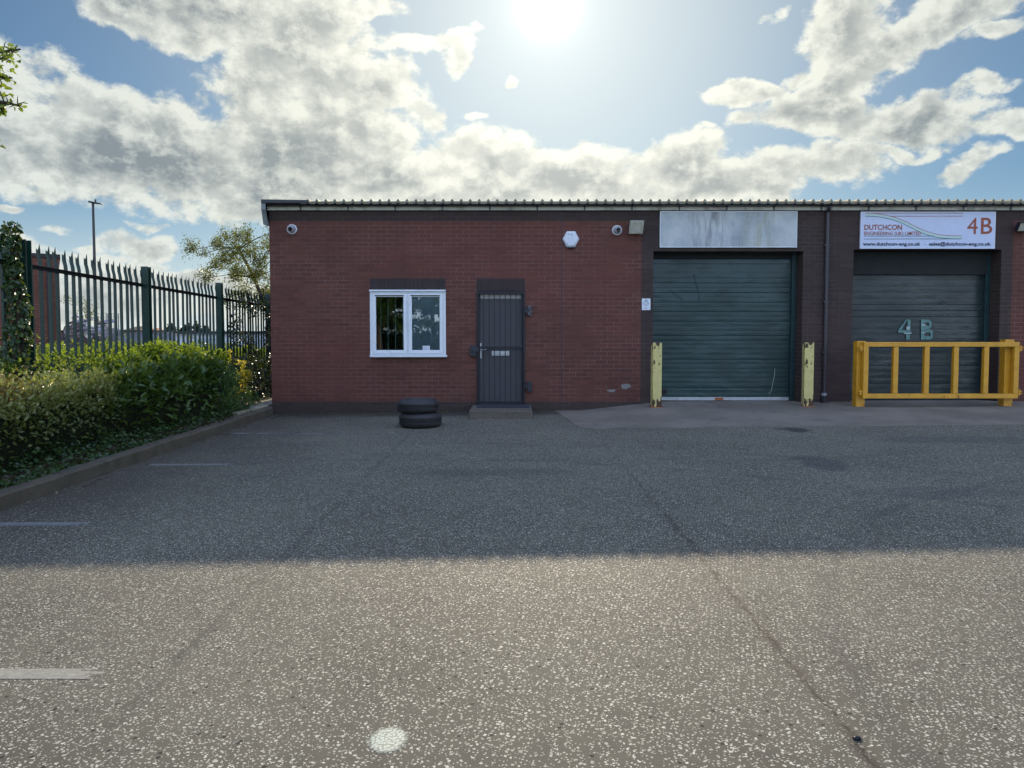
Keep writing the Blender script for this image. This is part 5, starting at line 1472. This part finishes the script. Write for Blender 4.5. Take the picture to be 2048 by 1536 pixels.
# ivy up the second post
r = np.random.default_rng(5); P = []; O = []
for i in range(1500):
    t = r.random() ** .95; z = .1 + t * 2.42
    rad = .135 * (1 - .62 * t) * (1 + .45 * nz(z * 3, 1, 0)); a = r.random() * 2 * math.pi
    x = FX + .05 + rad * math.cos(a) * 1.0 + .03 * math.sin(z * 5); y = 8.17 + rad * math.sin(a) * 1.3 - .05 * t
    P.append((x, y, z)); O.append((math.cos(a), math.sin(a), .1))
P = np.array(P); O = np.array(O)
iv = thing('climbing_ivy', (FX, 8.17, 0), 'glossy ivy climbing the fence post nearest the left edge', 'ivy')
mb = MB()
for k in range(4): mb.tube([(FX + .05 + .05 * math.sin(k * 2 + q), 8.17 + .05 * math.cos(k * 2 + q), z) for q, z in enumerate(np.linspace(-.02, 2.3, 10))], [.014 - .001 * q for q in range(10)], 6, caps=False)
mb.recalc = False; mb.build('stems', M['bark'], iv)
leaf_object('leaves', P, unit(O * .5 + r.normal(size=P.shape) * .5 + np.array((0, 0, -.5))), unit(O + r.normal(size=P.shape) * .35 + np.array((0, 0, .3))), .058 * (.6 + .7 * r.random(len(P))), .42, M['ivy'], iv, tuple(ORG[iv.name]), r.random(len(P)))
# dark ivy and brambles on the far panel of the fence
P = []; 
while len(P) < 6500:
    y = r.uniform(13.9, 19.2); z = r.random() ** 1.8 * 2.15
    if z > 1.0 and nz(y, z, 2, 2.2) < -.05 + .25 * (z - 1) - .25 * (y - 15) / 3: continue
    x = -5.36 + abs(r.normal()) * (.22 if z < 1.0 else .06) ; P.append((x, y, z + .05))
P = np.array(P)
fi = thing('fence_ivy', (-5.36, 16, .05), 'dark ivy and bramble over the far end of the fence beside the building', 'ivy')
mb = MB(); rq = random.Random(2)
for k in range(16): twig(mb, (-5.36, 14 + k * .33, .05), (rq.uniform(-.1, .1), rq.uniform(-.4, .4), 1), rq.uniform(1.2, 2.0), .008, rq)
mb.recalc = False; mb.build('stems', M['bark'], fi)
leaf_object('leaves', P, unit(r.normal(size=P.shape) + np.array((.3, -.3, 0))), unit(r.normal(size=P.shape) * .6 + np.array((.4, -.3, .8))), .06 * (.6 + .7 * r.random(len(P))), .4, M['darkleaf'], fi, tuple(ORG[fi.name]), r.random(len(P)))

# ------------------------------------------------------------------ beyond the fence
flat0 = lambda x, y: gz(x, y) - .02
hedge('roadside_hedge', 'bright backlit hedge running behind the palisade fence', 'hedge', 5.5, 24, -7.6, -6.7, lambda y: 1.12 + .10 * nz(y, 0, 0, .9) - (.10 if y < 11 else 0), 15000, .075, .34, M['brightleaf'], bumpy=.16, zbase=flat0, seed=7)

def tree(name, label, base, trunk, clumps, leafn, lsize, lwid, mat, tr_r=.12, group=None, seed=0, cat='tree', droop=0.0, spread=1.0, bare=0):
    rnd = random.Random(seed); r = np.random.default_rng(seed + 300)
    t = thing(name, base, label, cat, group)
    mb = MB(); tp = [Vector(p) for p in trunk]
    mb.tube(tp, [tr_r * (1 - .6 * i / (len(tp) - 1)) for i in range(len(tp))], 10, caps=False)
    P = []; D = []
    tot = sum(c[3] ** 2 for c in clumps)
    tb = MB()
    for (x, y, z, rad) in clumps:
        c = Vector((x, y, z))
        # leave the trunk below the clump
        s_ = min(tp[1:], key=lambda q: (q - c).length + max(0, q.z - c.z) * 2)
        d = c - s_
        mid = s_ + d * .45 + Vector((rnd.uniform(-.12, .12), rnd.uniform(-.12, .12), .12)) * d.length * .6
        q = s_ + d * .8 + Vector((rnd.uniform(-.06, .06), rnd.uniform(-.06, .06), .02)) * d.length
        r0 = max(.012, tr_r * .22)
        tb.tube([s_, mid, q, c], [r0, r0 * .65, r0 * .4, r0 * .22], 6, caps=False)
        ends = []
        for k in range(9):
            dd = Vector((rnd.gauss(0, 1), rnd.gauss(0, 1), rnd.gauss(.25, .8))).normalized()
            pts = twig(tb, c.lerp(q, rnd.random() * .5), dd, rad * rnd.uniform(.8, 1.25), r0 * .22, rnd, sag=droop)
            ends += pts[1:]
        m = int(leafn * rad ** 2 / tot)
        for k in range(m):
            e = ends[rnd.randrange(len(ends))]
            P.append((e.x + r.normal() * rad * .11 * spread, e.y + r.normal() * rad * .11 * spread, e.z + r.normal() * rad * .11 * spread))
    P = np.array(P); D = unit(r.normal(size=P.shape) + np.array((0, 0, -droop * 2)))
    N = unit(r.normal(size=P.shape) * .7 + np.array((0, 0, 1.0)))
    mb.recalc = False; tb.recalc = False
    tk = mb.build('trunk', M['bark'], t, smooth=True); tb.build('branches', M['bark'], t)
    leaf_object('crown', P, D, N, lsize * (.6 + .7 * r.random(len(P))), lwid, mat, t, tuple(ORG[t.name]), r.random(len(P)))
    return t
# tree rising behind the left end of the building
cl = []; rnd = random.Random(21); Yt = 26.0
for (px, py, r_) in ((395, 505, .42), (420, 485, .40), (450, 478, .45), (480, 470, .42), (505, 480, .42), (528, 490, .40), (410, 530, .45), (440, 520, .50), (470, 510, .50), (500, 515, .50), (525, 525, .5), (545, 500, .45), (400, 508, .25),
                     (425, 560, .42), (455, 550, .45), (485, 548, .45), (515, 555, .5), (540, 555, .5), (450, 585, .35), (480, 580, .4), (510, 585, .45), (535, 590, .5), (470, 605, .3), (500, 610, .4), (525, 615, .45), (560, 470, .45), (580, 530, .5), (570, 590, .5), (600, 500, .5)):
    x_, z_ = at(px, py, Yt); cl.append((x_, Yt + rnd.uniform(-.9, .9), z_, r_ * .95))
tree('tree', 'airy olive-leaved tree behind the left end of the building', (-8.0, Yt, 0), [(-8.0, Yt, -.2), (-8.1, Yt, 1.4), (-8.5, Yt, 2.6), (-8.9, Yt, 3.6), (-9.4, Yt, 4.6)], cl, 15000, .062, .30, M['treeleaf'], tr_r=.10, seed=4, cat='tree', spread=1.9)
# big tree off to the left whose branch tips hang into view
Yl = 9.0; cl = []
for (px, py, r_) in ((30, 92, .13), (2, 125, .26), (10, 148, .20), (-25, 150, .35), (20, 205, .17), (-2, 205, .22), (38, 210, .09), (-15, 225, .28), (4, 312, .08), (-34, 300, .16), (-90, 200, .4), (-75, 110, .4)):
    x_, z_ = at(px, py, Yl); cl.append((x_, Yl + rnd.uniform(-.15, .15), z_, r_))
for i in range(34):
    a, b = rnd.uniform(0, 2 * math.pi), rnd.uniform(-1, 1); q = (1 - b * b) ** .5; rad = rnd.uniform(.45, 1)
    cl.append((-9.4 + 2.4 * q * math.cos(a) * rad, 9.3 + 2.4 * q * math.sin(a) * rad, 5.3 + 1.9 * b * rad, rnd.uniform(.4, .6)))
cl = [c for c in cl if not (c[0] + c[3] > -1.0 * c[1] * (1024 / 1500.) - .05 and c[3] >= .4)]
tree('broad_tree', 'leafy tree whose branch tips hang in at the upper left edge', (-9.6, 9.3, gz(-9, 9)), [(-9.6, 9.3, -.2), (-9.55, 9.3, 1.5), (-9.4, 9.25, 3.0), (-9.2, 9.2, 4.2), (-8.9, 9.2, 5.4), (-8.8, 9.1, 6.4)], cl, 17000, .07, .36, M['brightleaf'], tr_r=.20, seed=9, droop=.10)
# trees and a tall hedge across the yard, seen mirrored in the window panes
for k, (x, y, s_, lab) in enumerate(((-6.4, -9.0, 1.0, 'leafy tree across the yard, mirrored in the left half of the window'), (-4.3, -13.6, 1.35, 'taller tree across the yard, mirrored in the right half of the window'))):
    rnd = random.Random(60 + k); cl = []
    for i in range(30):
        a, b = rnd.uniform(0, 2 * math.pi), rnd.uniform(-1, 1); q = (1 - b * b) ** .5; rad = rnd.uniform(.3, 1)
        cl.append((x + 1.9 * s_ * q * math.cos(a) * rad, y + 1.8 * q * math.sin(a) * rad, 3.3 * s_ + 1.7 * s_ * b * rad, rnd.uniform(.45, .7)))
    tree('reflected_tree', lab, (x, y, gz(x, y)), [(x, y, -.7), (x + .1, y, 1), (x, y, 2.2 * s_), (x + .1, y, 3.4 * s_), (x, y, 4.6 * s_)], cl, 9000, .15, .42, M['laurel'], tr_r=.16, seed=30 + k)
hb = hedge('reflected_hedge', 'tall dark hedge across the yard, mirrored low in the left window pane', 'hedge', -9.5, 9.5, -.7, .7, lambda y: 3.0 + .2 * nz(y, 0, 0, .8), 16000, .15, .40, M['laurel'], bumpy=.22, zbase=lambda x, y: 0.0, seed=17)
hb.location = (-4.0, -11.6, -.55); hb.rotation_euler = (0, 0, math.pi / 2)
# lamp post
Yp = 30.0
lx_, lz_ = at(186, 407, Yp)
lp = thing('lamp_post', (lx_, Yp, 0), 'tall slim street lamp beyond the palisade fence', 'street lamp')
MB().tube([(lx_, Yp, -.3), (lx_, Yp, 2.4), (lx_, Yp, 2.45), (lx_, Yp, lz_)], [.085, .082, .062, .045], 12).build('pole', M['lamppost'], lp, smooth=True)
mb = MB(); xa, xb = wx(180, Yp, 407), wx(205, Yp, 407)
mb.v = [(xa, Yp - .14, lz_ + .02), (xb, Yp - .12, lz_ - .03), (xb, Yp + .12, lz_ - .03), (xa, Yp + .14, lz_ + .02), (xa, Yp - .14, lz_ + .09), (xb, Yp - .10, lz_ - .005), (xb, Yp + .10, lz_ - .005), (xa, Yp + .14, lz_ + .09)]
mb.f = [(0, 3, 2, 1), (4, 5, 6, 7), (0, 1, 5, 4), (1, 2, 6, 5), (2, 3, 7, 6), (3, 0, 4, 7)]
mb.build('lamp_head', M['lamppost'], lp, bevel=.02)
MB().tube([(xa + .22, Yp, lz_ + .06), (xa + .22, Yp, lz_ + .16)], .035, 8).build('sensor', M['lamppost'], lp)
# brick building beyond
cxn, cyn = -14.4, 24.0
bb = thing('brick_building', (cxn - 6, cyn - 2, 0), 'plain brick building behind the fence at the far left', 'building')
dl = Vector((-24.0, -14.4, 0)).normalized(); dbk = Vector((-14.8, 24.0, 0)).normalized()
def bq(a, b): p = Vector((cxn, cyn, 0)) + dl * a + dbk * b; return p.x, p.y
mb = MB(); c4 = [bq(0, 0), bq(16, 0), bq(16, 9), bq(0, 9)]; H = 4.03
for k in range(4):
    a, b = c4[k], c4[(k + 1) % 4]; mb.quad((*a, -.6), (*b, -.6), (*b, H), (*a, H))
mb.quad(*[(*p, H) for p in c4]); mb.build('wall', M['far_brick'], bb)
mb = MB(); c5 = [bq(-.04, -.05), bq(16.04, -.05), bq(16.04, 9.05), bq(-.04, 9.05)]
for k in range(4): a, b = c5[k], c5[(k + 1) % 4]; mb.quad((*a, H + .004), (*b, H + .004), (*b, H + .12), (*a, H + .12))
mb.quad(*[(*p, H + .12) for p in c5]); mb.quad(*[(*p, H + .004) for p in c5]); mb.build('parapet', M['darkroof'], bb)
a, b = bq(.25, -.06), bq(.25, -.16)
MB().tube([(*bq(.3, -.09), 3.9), (*bq(.3, -.09), .0)], .05, 8).build('downpipe', M['gutter'], bb)
# sheds and stores in the distance
def far_box(name, label, cat, x0p, x1p, ytop, Y, depth, mat, parts=(), zb=-.5):
    X0, X1 = wx(x0p, Y, 690), wx(x1p, Y, 690); z1 = wz(ytop, Y)
    t = thing(name, ((X0 + X1) / 2, Y, 0), label, cat)
    MB().box(X0, X1, Y, Y + depth, zb, z1).build('wall', mat, t)
    return t, X0, X1, z1
t, X0, X1, z1 = far_box('warehouse', 'low white and blue warehouse far behind the fence', 'warehouse', 60, 640, 667, 60, 14, M['whiteshed'])
MB().box(X0 - .2, X1 + .2, 59.8, 59.98, .3, 1.35).build('blue_band', M['blueshed'], t)
MB().box(X0 - .3, X1 + .3, 59.6, 74.2, z1 + .005, z1 + .18).build('roof', M['darkroof'], t)
mb = MB()
x = X0 + 1.2
while x < X1 - 2: mb = MB().box(x, x + 1.6, 59.70, 59.79, .15, 1.9); mb.build('shutter', M['hoarding'], t); x += 4.1
Yh = 30.0; X0, X1 = wx(90, Yh, 690), wx(345, Yh, 690); zt = wz(663, Yh)
t = thing('sheet_fence', ((X0 + X1) / 2, Yh, 0), 'pale corrugated sheet fence behind the palisade', 'fence')
mb = MB(); x = X0
while x < X1: mb.quad((x, Yh, -.5), (x + .09, Yh - .035, -.5), (x + .09, Yh - .035, zt), (x, Yh, zt)).quad((x + .09, Yh - .035, -.5), (x + .18, Yh, -.5), (x + .18, Yh, zt), (x + .09, Yh - .035, zt)); x += .18
mb.recalc = False; mb.build('sheeting', M['hoarding'], t)
MB().box(X0, X1, Yh - .06, Yh + .04, zt + .003, zt + .05).build('capping', M['darkroof'], t)
for (x0p, x1p, yt_, lab) in ((240, 274, 651, 'dark low shed roof, left of the two behind the sheet fence'), (278, 302, 655, 'brown low shed roof, right of the two behind the sheet fence')):
    Y = 34; X0, X1 = wx(x0p, Y, 655), wx(x1p, Y, 655); z1 = wz(yt_, Y)
    t = thing('shed', ((X0 + X1) / 2, Y, 0), lab, 'shed')
    MB().box(X0, X1, Y, Y + 2.4, -.5, z1 - .28).build('wall', M['darkroof'], t)
    mb = MB(); mb.v = [(X0 - .1, Y - .1, z1 - .275), (X1 + .1, Y - .1, z1 - .275), (X1 + .1, Y + 2.5, z1 - .275), (X0 - .1, Y + 2.5, z1 - .275), (X0 + .2, Y + 1.2, z1), (X1 - .2, Y + 1.2, z1)]
    mb.f = [(0, 1, 5, 4), (2, 3, 4, 5), (1, 2, 5), (3, 0, 4), (0, 3, 2, 1)]; mb.build('roof', M['darkroof'] if x0p == 240 else M['rust'], t)
# wire mesh panels
for k, (x0p, x1p, yt_, lab) in enumerate(((194, 214, 626, 'grey wire mesh panel, left of the pair beyond the fence'), (217, 237, 627, 'grey wire mesh panel, right of the pair beyond the fence'))):
    Y = 28.0; X0, X1 = wx(x0p, Y, 640), wx(x1p, Y, 640); z1 = wz(yt_, Y); z0 = .0
    t = thing('mesh_panel', ((X0 + X1) / 2, Y, 0), lab, 'mesh panel', 'wire mesh panels')
    mb = MB(); nx_ = 6; nz_ = 16
    for i in range(nx_ + 1): x = X0 + (X1 - X0) * i / nx_; mb.box(x - .004, x + .004, Y, Y + .008, z0, z1)
    mb.build('upright_wires', M['meshpanel'], t)
    mb = MB()
    for i in range(nz_ + 1): z = z0 + (z1 - z0) * i / nz_; mb.box(X0, X1, Y - .009, Y - .001, z - .004, z + .004)
    mb.build('cross_wires', M['meshpanel'], t)
    MB().tube([(X0, Y, z0), (X0, Y, z1), (X1, Y, z1), (X1, Y, z0)], .02, 6).build('frame', M['meshpanel'], t)
# heap of crumpled sheet
Y = 29.0; rnd = random.Random(8); mb = MB()
for k in range(26):
    x_, z_ = at(rnd.uniform(150, 205), rnd.uniform(638, 672), Y); a = rnd.uniform(0, math.pi); n_ = 7; rr_ = rnd.uniform(.15, .34); th = rnd.uniform(-.5, .5)
    pr = None
    for i in range(n_):
        t_ = a + i * .35; p = (x_ + rr_ * math.cos(t_), Y + rnd.uniform(-.05, .05) + .5 * math.sin(k), z_ + rr_ * .6 * math.sin(t_)); q = (p[0] + th, p[1] + .3, p[2] + .12)
        if pr: mb.quad(pr[0], p, q, pr[1])
        pr = (p, q)
mb.recalc = False
o_ = mb.build('scrap_heap', M['scrap']); tag(o_, 'heap of curled pale scrap sheet beyond the fence', 'scrap heap')
# sparse far tree and scrubby skyline
rnd = random.Random(77)
cl = [(wx(px, 48, 600), 48 + rnd.uniform(-.6, .6), wz(py, 48), .55) for px, py in ((165, 615), (180, 605), (150, 600), (172, 630), (190, 640), (160, 640), (185, 622), (200, 650))]
x_ = wx(176, 48, 640)
tree('bare_tree', 'thin half-bare tree far off between building and lamp post', (x_, 48, 0), [(x_, 48, -.3), (x_, 48, 1.2), (x_ + .1, 48, 2.2), (x_, 48, 3.0)], cl, 420, .12, .3, M['treeleaf'], tr_r=.10, seed=41)
cl = [(wx(px, 78, 660), 78 + rnd.uniform(-.6, .6), wz(py, 78), r_) for px, py, r_ in ((345, 661, .45), (370, 659, .5), (395, 660, .5), (330, 663, .35), (420, 662, .4), (440, 663, .35))]
x_ = wx(380, 78, 660)
tree('skyline_tree', 'low dark clump of trees on the skyline above the warehouse roof', (x_, 78, 0), [(x_, 78, -.3), (x_, 78, 1.2), (x_ + .1, 78, 2.0), (x_, 78, 2.6)], cl, 1600, .3, .4, M['darkleaf'], tr_r=.2, seed=42, spread=1.6)
